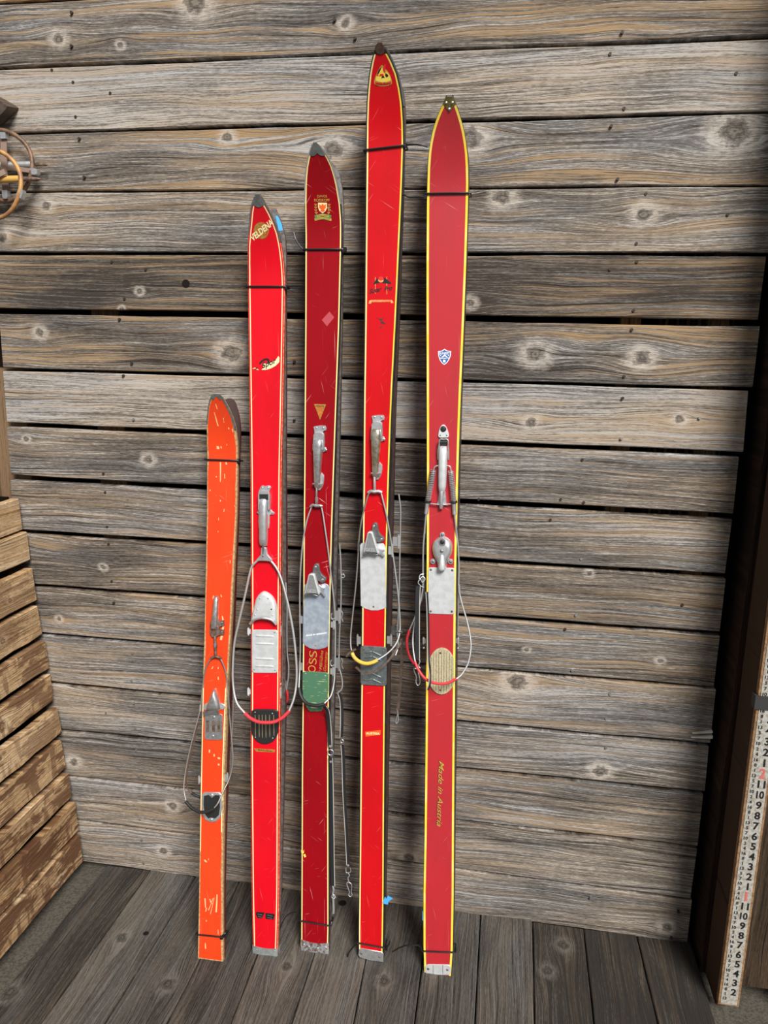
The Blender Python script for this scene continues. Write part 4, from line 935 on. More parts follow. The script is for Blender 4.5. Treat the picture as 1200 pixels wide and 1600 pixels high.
screws(p2, o, [(405.8, 935), (418.8, 935), (402, 952.5), (398.5, 961), (425.5, 961.5)], 10.4, 2.2, 'alu'); screws(p2, o, [(424, 952)], 10.4, 2.2, 'rusty')
o = plate(p2, f2, 'boot_plate', rrect(393.3, 984, 433.6, 1051.5, 4.5, 0.01), 0.5, 4, 'alu_white', 1.0)
for y in (993.8, 1006, 1029.5, 1041): 
    mb = MB(); a, b = p2.loc(399, y - .5, .004), p2.loc(427.5, y + .5, .004); mb.bar(a[:2], b[:2], 0.0046, 0.0046, 0.0039, 0.0016); mb.build('ridge', 'alu_white', o, 50)
screws(p2, o, [(397, 1046.5), (429, 988.5), (429.5, 1047.5)], 4, 1.6, 'steel')
hp = smooth_path([(392.3, 1116), (394, 1110.5), (400, 1108.8), (427, 1109.2), (433, 1111.5), (434.3, 1118), (434.2, 1144), (429, 1156), (421, 1161.5), (412, 1163), (403, 1160), (395.5, 1152), (392, 1140)], 2, True)
o = plate(p2, f2, 'heel_plate', hp, 0.5, 6, 'rubber', 1.5)
for x0 in (399, 405, 410, 415.5, 421.5, 428):
    mb = MB(); a, b = p2.loc(x0 - .5, 1117, .0065), p2.loc(x0, 1150 + 4 * (1 - abs(x0 - 413) / 15), .0065); mb.bar(a[:2], b[:2], 0.0022, 0.0022, 0.0058, 0.0012); mb.build('rib', plain('worn_rib', (0.20, 0.165, 0.09), 0.6) if x0 == 399 else bpy.data.materials['worn_rib'], o, 50)
screws(p2, o, [(398.5, 1113), (425.5, 1115), (399, 1152), (426, 1153.5)], 6, 1.8, 'alu')
for (x, y) in ((438.6, 985.5), (438.6, 1082)): hook(p2, f2, x, y, -6, 18, 3.4, 'alu', (x - .3, y - 13))
for (x, y) in ((388.3, 986.5), (388.2, 1080.5)): hook(p2, f2, x, y, -8, 12, 3.4, 'alu_white')
cable(p2, b2, 'cable', [(446.5, 910, -46), (448.5, 945, -47), (448.3, 985, -48), (448.8, 1020, -48), (451, 1040, -48), (450.5, 1058, -48), (447.5, 1078, -48)], 2.0, 'cable')
cable(p2, b2, 'cable_sleeve', [(448, 1079, -50), (449.5, 1088, -54), (448, 1096, -60), (443, 1103, -66)], 3.2, 'red_plastic')
for y in (978, 1070): hook(p2, b2, 446, y, -50, 16, 3.0, 'alu')
mb = MB(); q_ = [p2.raw(x, y, -0.064) for x, y in ((430.5, 337), (435, 338), (441, 351), (442.3, 360.5), (436, 360.5))]
q_ = []
for x, y in ((430.5, 337), (434.5, 338), (440.5, 351), (441.8, 360.3), (435.5, 360.8)):
    p = p2.raw(x, y, -0.05)
    for _ in range(6): p = p2.raw(x, y, p2.nb(p[1]) + p2.t(p[1]) + 0.0012)
    q_.append(p)
mb.add([tuple(p) for p in q_] + [(p[0], p[1], p[2] - .0006) for p in q_], [(0, 1, 2, 3, 4), (9, 8, 7, 6, 5)] + [(i, 5 + i, 5 + (i + 1) % 5, (i + 1) % 5) for i in range(5)]); mb.build('blue_tape', 'tape', b2, 0)
tie(p2, (387, 447.5), (445.3, 447.5), 'topmost cable tie round the bright red second pair, tail pointing right', (447.5, 449), [[(448, 447.5, 2), (458, 447, 6), (473, 446.5, 10)]])

# loose tie end behind pair 2
mb = MB(); P_ = smooth_path([p2.world(np.array([*p2.loc(x, y, q * MM)])) for x, y, q in ((437, 1452, -14), (441.5, 1441, -14), (447, 1432, -10), (455, 1426.5, -4), (464, 1425, 0))], 6); mb.tube(P_, 0.0014, 6)
o = mb.build_world('cable_tie', 'tie'); tag(o, 'curved loose cable tie end beside the foot of the second pair from left', 'cable tie')

# ------------------------------------------------------------------ pair 3: dark red, scratched
p3 = Pair((491.5, 1487.5), (505, 388), -0.092, (492, 223),
          [(224.5, 489.5, 496), (230, 486.6, 502), (237, 483.8, 507.5), (248, 481, 514), (261, 478.7, 519.8), (275, 477.3, 524), (290, 476.5, 527.5), (319, 476, 532.3), (346, 476.2, 534.2), (388, 476.6, 534), (500, 476.3, 531.5), (620, 475.4, 527), (740, 474.6, 522.8), (850, 473.6, 519.2), (1000, 472.8, 515.8), (1130, 471.8, 514.4), (1200, 471, 514), (1400, 470.3, 514.2), (1460, 470, 514.2), (1488, 470, 513.3)],
          0.060, 0.009, 0.020, 0.034, zt=0.0035)
f3, b3 = ski_pair(p3, 'dark red scratched ski with blue-grey boot plate and green heel plate, middle pair', 'back ski of the dark red scratched middle pair, its side and grey steel edge showing',
                  ['black_edge', 'base_dark', 'edge_steel', 'base_dark'], ['red3', 'base_dark', 'edge_steel', 'edge_steel'], 'red3', 0.0042, (0.0016, 0.0042, ('pale_yellow', 'pale_yellow')), s_top=p3.loc(494, 243)[1] + 0.002, tail_s=0.010)
sg = p3.loc(494, 243)[1]
mb = MB(); guard(p3, mb, lambda u: sg + 0.0035 - 0.005 * abs(math.sin(u * 2 * math.pi)) * 1.0 + 0.0, lambda u: p3.L, 0.0022, 0.003, nu=24); mb.build('tip_guard', 'tip_steel', f3)
mb = MB()
for sd in (-1, 1):
    a, b = edge_in(p3, sd, -0.0010), edge_in(p3, sd, 0.0014)
    ribbon(p3, mb, a if sd < 0 else b, b if sd < 0 else a, p3.loc(531 if sd > 0 else 477, 319)[1], p3.L - 0.003, 0.0019, 0.008)
mb.build('edge_guard', 'alu', f3)
mb = MB(); guard(p3, mb, lambda u: 0.0, lambda u: p3.loc(491, 1473)[1] + 0.006 * (abs(u - .5) * 2) ** 2, 0.0022, 0.003, nv=4); o = mb.build('tail_guard', plain('rust_spotted_zinc', (0.50, 0.53, 0.56), 0.45, 0.6, vs=130.0, col2=(0.22, 0.13, 0.10)), f3)
screws(p3, o, [(475, 1476), (483, 1479), (496.5, 1482), (509, 1480.5)], 2.4, 2.6, 'alu', 'rivet')
# prints
mb = MB(); text_on(p3, mb, 'DAVOS', 503.6, 307, 0.0048, -0.02, 0, wmax=0.0215, offset=0.005); text_on(p3, mb, 'ROSSKOPF', 503.4, 313.2, 0.0056, -0.02, 0, wmax=0.0345, offset=0.005); mb.build('lettering', 'gold', f3, 0, recalc=False)
mb = MB(); decal(p3, mb, [(497.2, 317), (511, 317.2), (511.2, 325), (509, 330), (504.3, 333.5), (499, 329.5), (497.2, 324)]); mb.build('shield', 'cream', f3, 0, recalc=False)
mb = MB()
decal(p3, mb, [(499, 319), (502, 321.5), (503.3, 319.5), (504.3, 318.2), (505.3, 319.5), (506.5, 321.5), (509.5, 319), (509.3, 325), (506.5, 327.5), (508.5, 329), (504.8, 331.5), (500.5, 329.5), (502.2, 327.5), (499.2, 325)], 0.0017); mb.build('eagle_emblem', 'orange_print', f3, 0, recalc=False)
mb = MB()
for sd in (-1, 1):
    for j in range(4):
        y = 320 + j * 4.2
        for sg_ in (-1, 1):
            x = 504 + sd * 10.5 - (0 if j < 3 else sd * 1); decal(p3, mb, [(x, y + 2), (x + sg_ * 1.6, y + .6), (x + sg_ * 2.4, y - 1.4), (x + sg_ * .8, y - .4)])
    decal(p3, mb, [(504 + sd * 10.3, 318), (504 + sd * 10.7, 318), (504 + sd * 9.7, 336), (504 + sd * 9.2, 336)])
tag(mb.build('laurel', 'gold', f3, 0, recalc=False), kind='stuff')
mb = MB(); decal(p3, mb, [(491.5, 336.5), (497, 335.5), (504, 333.8), (512, 335.5), (518, 336.5), (517, 341.2), (511, 340.2), (504, 338.8), (498, 340.2), (492.5, 341.2)]); mb.build('ribbon', 'green_print', f3, 0, recalc=False)
mb = MB(); decal(p3, mb, [(495, 336.6), (504, 334.6), (514, 336.6), (513.5, 340), (504, 338.4), (496, 340)], 0.0016); decal(p3, mb, [(491.8, 341.6), (504, 339.3), (518.2, 341.8), (518, 345.5), (504, 342.8), (492.2, 345.2)], 0.0016); mb.build('ribbon_scroll', 'gold', f3, 0, recalc=False)
mb = MB(); text_on(p3, mb, 'HAND MADE', 504.5, 337.3, 0.0022, -0.02, 0, wmax=0.023, dn=.002); text_on(p3, mb, 'MADE IN GERMANY', 504.8, 342.4, 0.0022, -0.02, 0, wmax=0.033, dn=.002); mb.build('lettering', 'green_print', f3, 0, recalc=False)
mb = MB(); decal(p3, mb, [(490.8, 631.3), (509.6, 631.8), (500.3, 656)]); mb.build('pennant', 'olive_gold', f3, 0, recalc=False)
mb = MB();  text_on(p3, mb, 'IIIIIIIII', 500.3, 634.4, 0.0022, -0.02, 0.1, wmax=0.019, dn=.0018); mb.build('pennant_print', 'ink', f3, 0, recalc=False)
mb = MB(); decal(p3, mb, [(498.5, 646), (500, 641.5), (501, 644), (503, 643), (502, 646.5)], .0018); mb.build('pennant_figure', 'orange_print', f3, 0, recalc=False)
mb = MB()
for ch, x, y, hh in (('S', 489.5, 1021.6, .0195), ('S', 488.9, 1032.7, .0195), ('O', 487.6, 1044.7, .0195)):
    vs, fs, w_, h_ = glyphs(ch, 0, 0.0); text_on(p3, mb, ch, x, y, hh, math.pi / 2, 0, wmax=.0172 if ch == 'O' else .0155, offset=-.005)
mb.build('lettering', 'gold', f3, 0, recalc=False)
mb = MB()
for ch, x, y, hh in (('S', 489.5, 1021.6, .0195), ('S', 488.9, 1032.7, .0195)): text_on(p3, mb, ch, x, y, hh * .93, math.pi / 2, 0, wmax=.0125, offset=-.042, dn=.0019)
for e in (0,): decal(p3, mb, [(p[0], p[1]) for p in ell(487.6, 1044.7, 2.9, 2.9, 14)], .0015)
mb.build('lettering_inline', 'red3', f3, 0, recalc=False)
mb = MB(); text_on(p3, mb, 'Handma', 502, 1031, 0.0078, math.pi / 2 - 0.06, 0.4, wmax=.047, offset=-.01); text_on(p3, mb, 'Germany', 509.3, 1033, 0.0072, math.pi / 2 - 0.06, 0.4, wmax=.050, offset=-.01); mb.build('lettering', 'gold', f3, 0, recalc=False)
mb = MB()
for pts in ([(470.7, 1328), (474, 1330), (475.5, 1327), (474.8, 1333), (471, 1332)], [(474, 1335), (477, 1334), (478.5, 1338), (476, 1339.5)]): decal(p3, mb, pts)
mb.build('paint_chip', 'yellow', f3, 0, recalc=False)
mb = MB(); decal(p3, mb, [(503, 500), (515, 487), (522.5, 496), (511, 510)]); mb.build('tape_residue', lacquer('dull_red_residue', (0.46, 0.03, 0.05), 0.3, 0, 0.12, 0.4), f3, 0, recalc=False)

def clamp_lever(pr, par, cx, top, sc, mat_lever, nut='alu'):
    """long-throw front lever used on two of the pairs"""
    X = lambda v: cx + v * sc; Y = lambda v: top + v
    o = plate(pr, par, 'lever_base', smooth_path([(X(-7), Y(1)), (X(10), Y(0)), (X(11), Y(8)), (X(6), Y(10)), (X(6), Y(31)), (X(11), Y(34)), (X(12), Y(40)), (X(6), Y(42)), (X(5), Y(55)), (X(3), Y(72)), (X(8), Y(78)), (X(7), Y(92)), (X(2), Y(101)), (X(-5), Y(99)), (X(-7), Y(88)), (X(-7), Y(45)), (X(-8), Y(38)), (X(-7), Y(12)), (X(-8), Y(5))], 2, True), 0.5, 5, 'alu', 1.0)
    screws(pr, o, [(X(-3.5), Y(3.5)), (X(7), Y(4))], 5, 2.8, 'chrome'); screws(pr, o, [(X(11), Y(38))], 5, 3.4, 'chrome')
    plate(pr, par, 'bracket', smooth_path([(X(-9), Y(20)), (X(-7), Y(12)), (X(6), Y(11)), (X(8), Y(18)), (X(8), Y(36)), (X(5), Y(38)), (X(4.5), Y(23)), (X(-6), Y(24)), (X(-7.5), Y(40)), (X(-10), Y(38))], 2, True), 4, 15, 'alu', 1.5)
    lever(pr, par, 'lever', (X(-1.5), Y(20)), (X(-3), Y(98)), 16.5 * sc, 9 * sc, 5, 16, 11, mat_lever, 0.8)
    mb = MB(); a, b = pr.loc(X(-9.5), Y(91), .013), pr.loc(X(6), Y(92), .013); mb.tube([a, b], .0022, 7); mb.build('lever_pin', 'chrome', par, 50)

clamp_lever(p3, f3, 498, 665, 1.0, 'chrome')
cable(p3, f3, 'adjuster', [(494.7, 762, 9), (494.7, 772, 10), (494.7, 790, 9)], 2.5, 'chrome', 2); cable(p3, f3, 'adjuster_nut', [(494.7, 777, 10), (494.7, 786, 10)], 4.0, 'chrome', 2, 6)
cable(p3, f3, 'yoke', [(485.5, 792, 8), (489, 789, 9), (494.7, 790.5, 10), (500, 790, 9), (503.5, 791, 8)], 3.8, 'chrome', 3)
cable(p3, f3, 'cable', [(486.5, 793, 8), (480, 812, 8), (474, 842, 6), (470.3, 880, 2), (468.6, 920, -2), (468.6, 965, -5), (469.2, 1005, -5), (468.6, 1040, -4), (467.6, 1062, 4), (467, 1076, 12)], 1.9, 'cable')
cable(p3, f3, 'cable', [(502.5, 793, 8), (505, 806, 8), (508.5, 830, 8), (513, 862, 6), (518, 905, 2), (522.5, 945, -3), (524, 975, -6), (524, 1010, -6), (523.3, 1045, -4), (521.5, 1070, 4), (516.5, 1088, 14), (507, 1099, 24)], 1.9, 'cable')
cable(p3, f3, 'cable_sleeve', [(467, 1074, 12), (469.5, 1086, 18), (475.5, 1096, 24), (484, 1101, 28), (495, 1102.5, 30), (507, 1100, 27)], 4.3, 'rubber')
for (x, y) in ((468.7, 968), (468.3, 1041)): hook(p3, f3, x, y, -5, 18, 2.6, 'alu')
for (x, y) in ((521.5, 968), (520.6, 1041)):
    o = hook(p3, f3, x, y + 8, -6, 14, 2.6, 'cable'); cable(p3, o, 'eye', [(x - 3, y - 10, -5), (x - 4.5, y - 5, -4), (x - 2.5, y - .5, -4), (x + 1.5, y - 2, -4)], 1.5, 'alu')
def toe_clamp(pr, par, tri, base, s1, s2, lip, hookp, txt, tx, ty):
    o = plate(pr, par, 'toe_iron', smooth_path(base, 2, True), 0.5, 9, 'wedge', 1.5)
    screws(pr, o, [s1, s2], 9, 3.2, 'chrome')
    tp_ = round_poly(tri, 3.0)
    q = pr.P(tp_, .02); mb = MB(); mb.prism(q, 0.006, 0.020, 0.0015); o2 = mb.build('toe_wedge', 'alu_white', par, 40)
    q = pr.P(tp_, .02); mb = MB(); mb.prism(inset(q, 0.0026), 0.0199, 0.0206, 0.0003); mb.build('wedge_face', 'wedge_face', o2, 40)  # dark face inside a pale rim: edge glint put into the colour
    cable(pr, o2, 'toe_lip', [(x, y, n) for x, y, n in lip], 1.9, 'steel', 3)
    plate(pr, par, 'toe_hook', smooth_path(hookp, 2, True), 4, 13, 'alu', 1.2)
    mb = MB(); vs, fs, w_, h_ = glyphs(txt, 0.0, 0.0); c = pr.loc(tx, ty, .0209); s = .0075 / .72; a = 0.06
    mb.add([(c[0] + v[0] * s * .9, c[1] + v[1] * s, .0212) for v in vs], fs); mb.build('lettering', 'alu_white', o2, 0, recalc=False)
o = plate(p3, f3, 'boot_plate', [(475.8, 914), (481, 911), (490, 912), (500, 914), (507, 911.5), (512.5, 914), (515, 920), (514.2, 970), (513.2, 1009.5), (508, 1012.3), (500, 1014.5), (492, 1015), (484, 1013), (477, 1009), (472.8, 1003.5), (473.6, 960)], 0.5, 3, 'alu_blue', 0.7)
screws(p3, o, [(493.2, 1008.3)], 3, 2.4, 'olive_gold')
mb = MB(); vs, fs, w_, h_ = glyphs('MADE IN GERMANY', .2, .03); c = p3.loc(494.5, 991, .003); mb.add([(c[0] + (v[0] * math.cos(.2) - v[1] * .62 * math.sin(.2)) * .052 / w_, c[1] + (v[0] * math.sin(.2) * .052 / w_ + v[1] * .0058 * math.cos(.2)), .0035) for v in vs], fs); mb.build('lettering', 'white_print', o, 0, recalc=False)
toe_clamp(p3, f3, [(482, 896.8), (490.5, 896.8), (499.5, 930), (487, 928.2), (475.2, 929.5)],
          [(488, 893), (490, 884), (493.5, 880.5), (498, 883), (499.3, 892), (503.5, 899), (508.5, 903), (508.8, 908), (503.5, 911), (497, 908), (486, 905)], (493, 886), (504, 905.8),
          [(475.5, 931, 14), (481, 929.5, 16), (488, 929, 17), (496, 931, 15)], [(498, 913.5), (502.5, 917), (507, 919), (505.5, 923), (508, 931), (506, 932.5), (502, 927), (498.5, 925)], 'GEZE', 487, 923.5)
o = plate(p3, f3, 'heel_plate', [(472.6, 1052), (474.5, 1049.3), (510.5, 1051.2), (513, 1053.5), (512.8, 1080), (511, 1092), (507.5, 1102), (502.5, 1111.5), (484, 1112), (478.5, 1105.5), (473.5, 1091), (472.2, 1076)], 0.5, 4.5, 'green', 1.0)
screws(p3, o, [(477.6, 1052.8), (508.2, 1056.3)], 4.5, 1.7, 'alu')
cable(p3, b3, 'cable', [(530.5, 850, -56), (532.5, 880, -57), (533, 925, -58), (532, 962, -58), (530, 1000, -58), (530.3, 1040, -58), (533.5, 1056, -56), (535, 1068, -54), (533.5, 1077, -52), (528, 1082, -50)], 1.9, 'cable')
for y in (962, 1036):
    o = hook(p3, b3, 529.5, y, -56, 24, 2.6, 'cable'); cable(p3, o, 'eye', [(533, y - 8, -57), (535.5, y - 3, -57), (534, y + 3, -57), (536, y + 9, -57)], 1.3, 'alu')
cable(p3, b3, 'wire_end', [(533, 898, -57), (536.5, 897, -58), (538.5, 900, -58), (537, 902.5, -57), (534, 902, -57)], .9, 'cable')
# leather safety straps of pair 3
def strap_thing(pr, name, label, segs, width, rings=(), rivets=(), clip=None, mat='leather', edge=True, group=None, twist=None):
    base = pr.world(np.array([*pr.loc(*segs[0][0][:2], segs[0][0][2] * MM)]))
    root = empty(name, Matrix.Translation(base)); tag(root, label, 'strap', group)
    inv = lambda pts: [p - base for p in pts]
    W = lambda pts: [pr.world(np.array([*pr.loc(x, y, n * MM)])) for x, y, n in pts]
    for i, sg_ in enumerate(segs):
        mb = MB(); P = inv(smooth_path(W(sg_), 6)); mb.band(P, width * MM, 2.2 * MM, tuple(pr.n), twist=twist[i] if twist else None); st = mb.build('strap', mat, root, 30)
        if edge:
            mb = MB(); u = pr.ew; mb.band([p + u * edge * width * .45 * MM + pr.n * 0.0012 for p in P], 1.5 * MM, 1.2 * MM, tuple(pr.n)); mb.build('edge', 'leather_edge', st, 0)
    for (x, y, n, r) in rings:
        c = W([(x, y, n)])[0] - base; mb = MB()
        mb.tube([c + r * MM * (math.cos(a) * pr.ew + math.sin(a) * pr.es) for a in np.linspace(0, 2 * math.pi, 20, endpoint=False)], 1.0 * MM, 6, closed=True); mb.build('ring', 'alu', root, 60)
    for (x, y, n) in rivets:
        c = W([(x, y, n)])[0] - base; mb = MB()
        mb.tube([c, c + pr.n * .0015, c + pr.n * .002], [.0030, .0030, .0012], 12); mb.build('rivet', 'alu', root, 40)
    if clip:
        for j, (pts, r) in enumerate(clip):
            mb = MB(); mb.tube(inv(smooth_path(W(pts), 5)), r * MM, 7); mb.build('clip', 'cable', root, 60)
    return root
strap_thing(p3, 'safety_strap', 'long black leather strap hanging at the right edge of the dark red ski', [[(507, 1103, 34), (512, 1112, 20), (514.5, 1135, 10), (516, 1166, 8)], [(517, 1184, 8), (517.8, 1215, 4), (519, 1290, -2), (519.8, 1350, -6), (520.5, 1384, -8)]], 10,
            [(516.8, 1175.5, 9, 7)], [(515.8, 1166, 9.4), (516.8, 1190, 9.2)], [([(519.5, 1384, -8), (521.5, 1390, -8), (520, 1396, -8), (521.5, 1401, -8)], 2.2), ([(518, 1400, -8), (521, 1398, -6), (524, 1401, -8), (521.5, 1404, -6), (518.5, 1402, -8)], 1.6), ([(520.5, 1404, -8), (521, 1414, -8), (521.3, 1421, -8), (521, 1427, -8)], 3.0)], edge=1)
strap_thing(p3, 'safety_strap', 'thin black leather strap with steel snap hook hanging between dark red and scarlet skis', [[(530, 1083, -46), (533.5, 1096, -46), (534.5, 1125, -46), (533.5, 1152, -46)], [(535, 1164, -46), (536.5, 1185, -46), (538, 1240, -46), (541.5, 1300, -46), (544, 1352, -46)]], 7.5,
            [(534.5, 1158, -46, 4)], [(544, 1352, -44)], [([(540.5, 1356, -46), (540.8, 1363, -46), (544.5, 1363.5, -46), (548, 1362, -46), (547.5, 1356, -46)], 1.2), ([(544, 1364, -46), (546, 1368, -46), (543.5, 1372, -46), (545.5, 1379, -46)], 1.5), ([(543, 1378, -46), (542, 1382, -46), (546, 1394, -46), (544.5, 1398, -46), (547.5, 1401, -46), (550.5, 1398, -46), (548.8, 1394, -46), (549.5, 1383, -46), (546, 1379, -46), (543, 1379, -46)], 1.3)], edge=-1)
tie(p3, (476, 389.5), (534.5, 389.5), 'topmost cable tie round the dark red middle pair', (539, 389.5), [[(473.6, 389.5, 1), (467.5, 383, 0), (462, 373, -3), (459, 363, -5)]])
tie(p3, (470, 1439), (514, 1446.5), 'bottom cable tie round the dark red middle pair', None, [[(514, 1446.5, 2), (517, 1444, 0), (518.5, 1440, -3)]])

# ------------------------------------------------------------------ pair 4: scarlet, tallest
p4 = Pair((579.5, 1500), (602, 240), -0.102, (593.5, 67.5),
          [(68.5, 590, 597.5), (70, 588.2, 599.2), (74, 586, 601.8), (84, 582.8, 607), (97, 579.6, 613.5), (115.6, 576.3, 621), (138, 574, 626), (161.6, 572.4, 629.5), (190, 571.6, 631.3), (221, 571.3, 631.8), (300, 570.8, 629.5), (400, 569.8, 624.8), (470, 569.3, 621.8), (540, 568.6, 618.2), (630, 567.2, 613.4), (740, 566.6, 609.6), (860, 565.2, 606.4), (1000, 564, 604.3), (1120, 562.6, 602.8), (1250, 561.5, 601.8), (1400, 560, 601), (1470, 559.3, 600), (1497, 559.6, 599)],
          0.070, 0.0095, 0.021, 0.040, zt=0.0045)
f4, b4 = ski_pair(p4, 'tallest ski, scarlet with black edges and yellow pinstripes and a yellow badge at its tip', 'back ski of the tallest scarlet pair, dark brown side with red line',
                  ['black_edge', 'black_edge', 'base_dark', 'black_edge'], ['red4', 'black_edge', 'base_dark', 'base_dark'], 'red4', 0.0052, (0.0028, 0.0058, ('pale_yellow', 'yellow')), s_top=p4.loc(593, 84)[1] - 0.001, tail_s=0.012)
sg = p4.loc(593, 86)[1]
mb = MB(); guard(p4, mb, lambda u: sg + 0.012 * (abs(u - .5) * 2) ** 2, lambda u: p4.L, 0.0024, 0.003); mb.build('tip_guard', 'tip_rust', f4)
mb = MB(); a, b = edge_in(p4, 1, 0.0), edge_in(p4, 1, -0.0026)
ribbon(p4, mb, a, b, p4.loc(630, 165)[1], p4.L - 0.006, -0.002, 0.010); mb.build('edge_guard', 'tip_steel', f4)
o = plate(p4, f4, 'tail_guard', [(561, 1484), (564, 1481.8), (596, 1487.5), (599, 1490.5), (598.8, 1503.5), (577, 1500.5), (562, 1496), (559.8, 1492)], 0.3, 2.6, 'alu', 0.6)
screws(p4, o, [(564.6, 1489.8), (593, 1495)], 2.6, 3.2, 'rusty'); plate(p4, o, 'ridge', [(571.5, 1484), (572.5, 1484), (572.5, 1498), (571.5, 1498)], 2.4, 3.2, 'alu', .1); plate(p4, o, 'ridge', [(585.5, 1486.5), (586.5, 1486.5), (586.5, 1500.5), (585.5, 1500.5)], 2.4, 3.2, 'alu', .1)
mb = MB(); decal(p4, mb, smooth_path([(597, 102), (601, 107), (606, 112), (610, 119), (612, 126), (612.2, 131.5), (606, 134.5), (598, 135.5), (590, 134.2), (585, 131), (585.2, 125), (588, 117), (592.5, 108)], 2, True), .0013); mb.build('badge', 'gold', f4, 0, recalc=False)
mb = MB(); decal(p4, mb, [(596.5, 106), (599, 110.5), (601, 116), (604, 112.5), (608, 117), (610, 122), (610.8, 126), (604, 128.5), (597, 129), (590, 127.5), (587, 125.5), (588.5, 119)], .0016); mb.build('badge_mountain', 'yellow', f4, 0, recalc=False)
mb = MB(); decal(p4, mb, [(597, 104.3), (595, 109.5), (591.8, 116), (589, 117), (592, 109.8)], .0018); decal(p4, mb, [(602.5, 114.5), (606.5, 117.5), (607, 120), (603.5, 121.5), (602, 118)], .0018); decal(p4, mb, [(597, 119), (600, 119), (601.3, 122.5), (599, 122), (596, 123.2)], .0018); mb.build('badge_figure', 'ink', f4, 0, recalc=False)
mb = MB(); decal(p4, mb, [(586.3, 128), (590, 129), (597, 130.2), (604, 130), (611.2, 127.8), (611.2, 131), (605, 133.3), (598, 134), (591, 133), (586.3, 130.5)], .0016); decal(p4, mb, [(599.5, 103), (603, 100), (602, 112), (600.5, 114.5), (598.6, 110)], .0019); decal(p4, mb, [(588.7, 116), (591, 117), (591.8, 119.5), (589, 119)], .0019); decal(p4, mb, [(592.5, 119.5), (594.5, 116), (599.3, 115.8), (600, 119.5), (596, 119)], .002); mb.build('badge_band', 'red_print', f4, 0, recalc=False)
mb = MB(); text_on(p4, mb, 'OELRIN', 598.6, 131.6, .0036, .0, 0, wmax=.030, dn=.0019); mb.build('badge_lettering', plain('brick_print', (.30, .03, .02), .5), f4, 0, recalc=False)
mb = MB(); decal(p4, mb, [(583.8, 443.5), (587.5, 437), (591, 434), (594, 433), (598, 434.5), (601, 434), (607, 438.5), (611.5, 442), (611, 444), (603, 442.8), (595, 441.6), (588, 443), (584, 444.2)]); decal(p4, mb, [(583.5, 443.8), (588, 441.8), (588.5, 443.2), (584.5, 444.3)], .0015)
text_on(p4, mb, 'Suter', 586.8, 453.3, .0095, .20, .5, wmax=.0285); text_on(p4, mb, 'Pro', 606.5, 450.7, .0095, .16, .5, wmax=.0190); mb.build('lettering', 'ink', f4, 0, recalc=False)
mb = MB(); decal(p4, mb, ell(595.3, 437, 4.6, 4.8, 16), .0016); mb.build('emblem', 'red_print', f4, 0, recalc=False)
mb = MB(); decal(p4, mb, ell(595.3, 437.2, 4.3, 4.4, 12, 0.2, math.pi + .1) + [(592, 437.6), (595, 438.5)], .0019)
for (x, y0, y1) in ((586.5, 433, 459), (604.5, 432.5, 460)): decal(p4, mb, [(x - .35, y0), (x + .35, y0), (x + .45, y1), (x - .25, y1)], .0012)
decal(p4, mb, [(577, 470.2), (580, 468.8), (612, 468.8), (614, 471), (615, 473.5), (611.5, 473.8), (610.5, 471.8), (580.5, 472.2), (580, 474.3), (576.2, 474.6)]); mb.build('ribbon', plain('worn_cream_orange', (.85, .50, .20), .4, vs=300.0, col2=(.80, .22, .05)), f4, 0, recalc=False)
mb = MB(); text_on(p4, mb, 'IIIIIIIIIIIIIIIIII', 595.5, 470.4, .0024, 0, 0, wmax=.043, dn=.0018); mb.build('ribbon_print', 'orange_print', f4, 0, recalc=False)
mb = MB(); decal(p4, mb, [(589, 497), (594, 498), (600, 496.5), (597, 500), (599, 503), (603.5, 506), (600, 506.5), (595, 505), (594.5, 500)]); decal(p4, mb, [(593.5, 511), (597.5, 508.5), (596, 512), (594.5, 514)]); mb.build('worn_decal', 'ink_worn', f4, 0, recalc=False)
mb = MB(); decal(p4, mb, [(570.5, 1143.2), (595, 1140.5), (594.5, 1147.8), (571.5, 1150.5)]); mb.build('label', 'orange_print', f4, 0, recalc=False)
mb = MB(); text_on(p4, mb, 'AUSTRIA', 582.8, 1145.6, .0052, .07, 0, wmax=.033, dn=.0018, offset=.03); mb.build('lettering', 'cream', f4, 0, recalc=False)
clamp_lever(p4, f4, 589, 648.5, 1.0, 'brassy')
cable(p4, f4, 'adjuster', [(585, 745, 9), (585.3, 757, 10), (585.3, 768, 9)], 3.2, 'alu', 2)
cable(p4, f4, 'yoke', [(575.5, 770, 8), (580, 767.5, 9), (585.3, 768.5, 10), (591, 767.5, 9), (596.5, 769.5, 8)], 4.0, 'alu', 3)
cable(p4, f4, 'cable', [(576, 771, 8), (570.5, 790, 8), (564, 818, 4), (560.8, 845, -2), (559.2, 875, -6), (556, 915, -6), (551.5, 957, -4), (548.3, 988, 2), (548, 1008, 10), (550, 1021, 18)], 1.9, 'cable_old')
cable(p4, f4, 'cable', [(595.5, 770, 8), (598.5, 782, 8), (603.5, 803, 6), (608.5, 830, 2), (612.5, 856, -4), (616.5, 885, -6), (620.5, 915, -6), (623.5, 945, -6), (625.2, 978, -4), (623, 996, 4), (616, 1010, 12), (604, 1022, 20), (590, 1031, 28)], 1.9, 'cable')
cable(p4, f4, 'cable_sleeve', [(549, 1018, 17), (553.5, 1027, 23), (561, 1033.5, 28), (571, 1036.8, 31), (581, 1035.5, 31), (590, 1031.5, 28)], 4.6, 'yellow_plastic')
cable(p4, f4, 'ferrule', [(560.5, 846, -2), (560, 862, -4)], 3.0, 'steel', 2); hook(p4, f4, 612.8, 860, -5, 20, 2.8, 'cable')
hook(p4, f4, 558.8, 1000, -6, 18, 2.8, 'alu'); hook(p4, f4, 611, 1000, -6, 18, 3.0, 'alu')
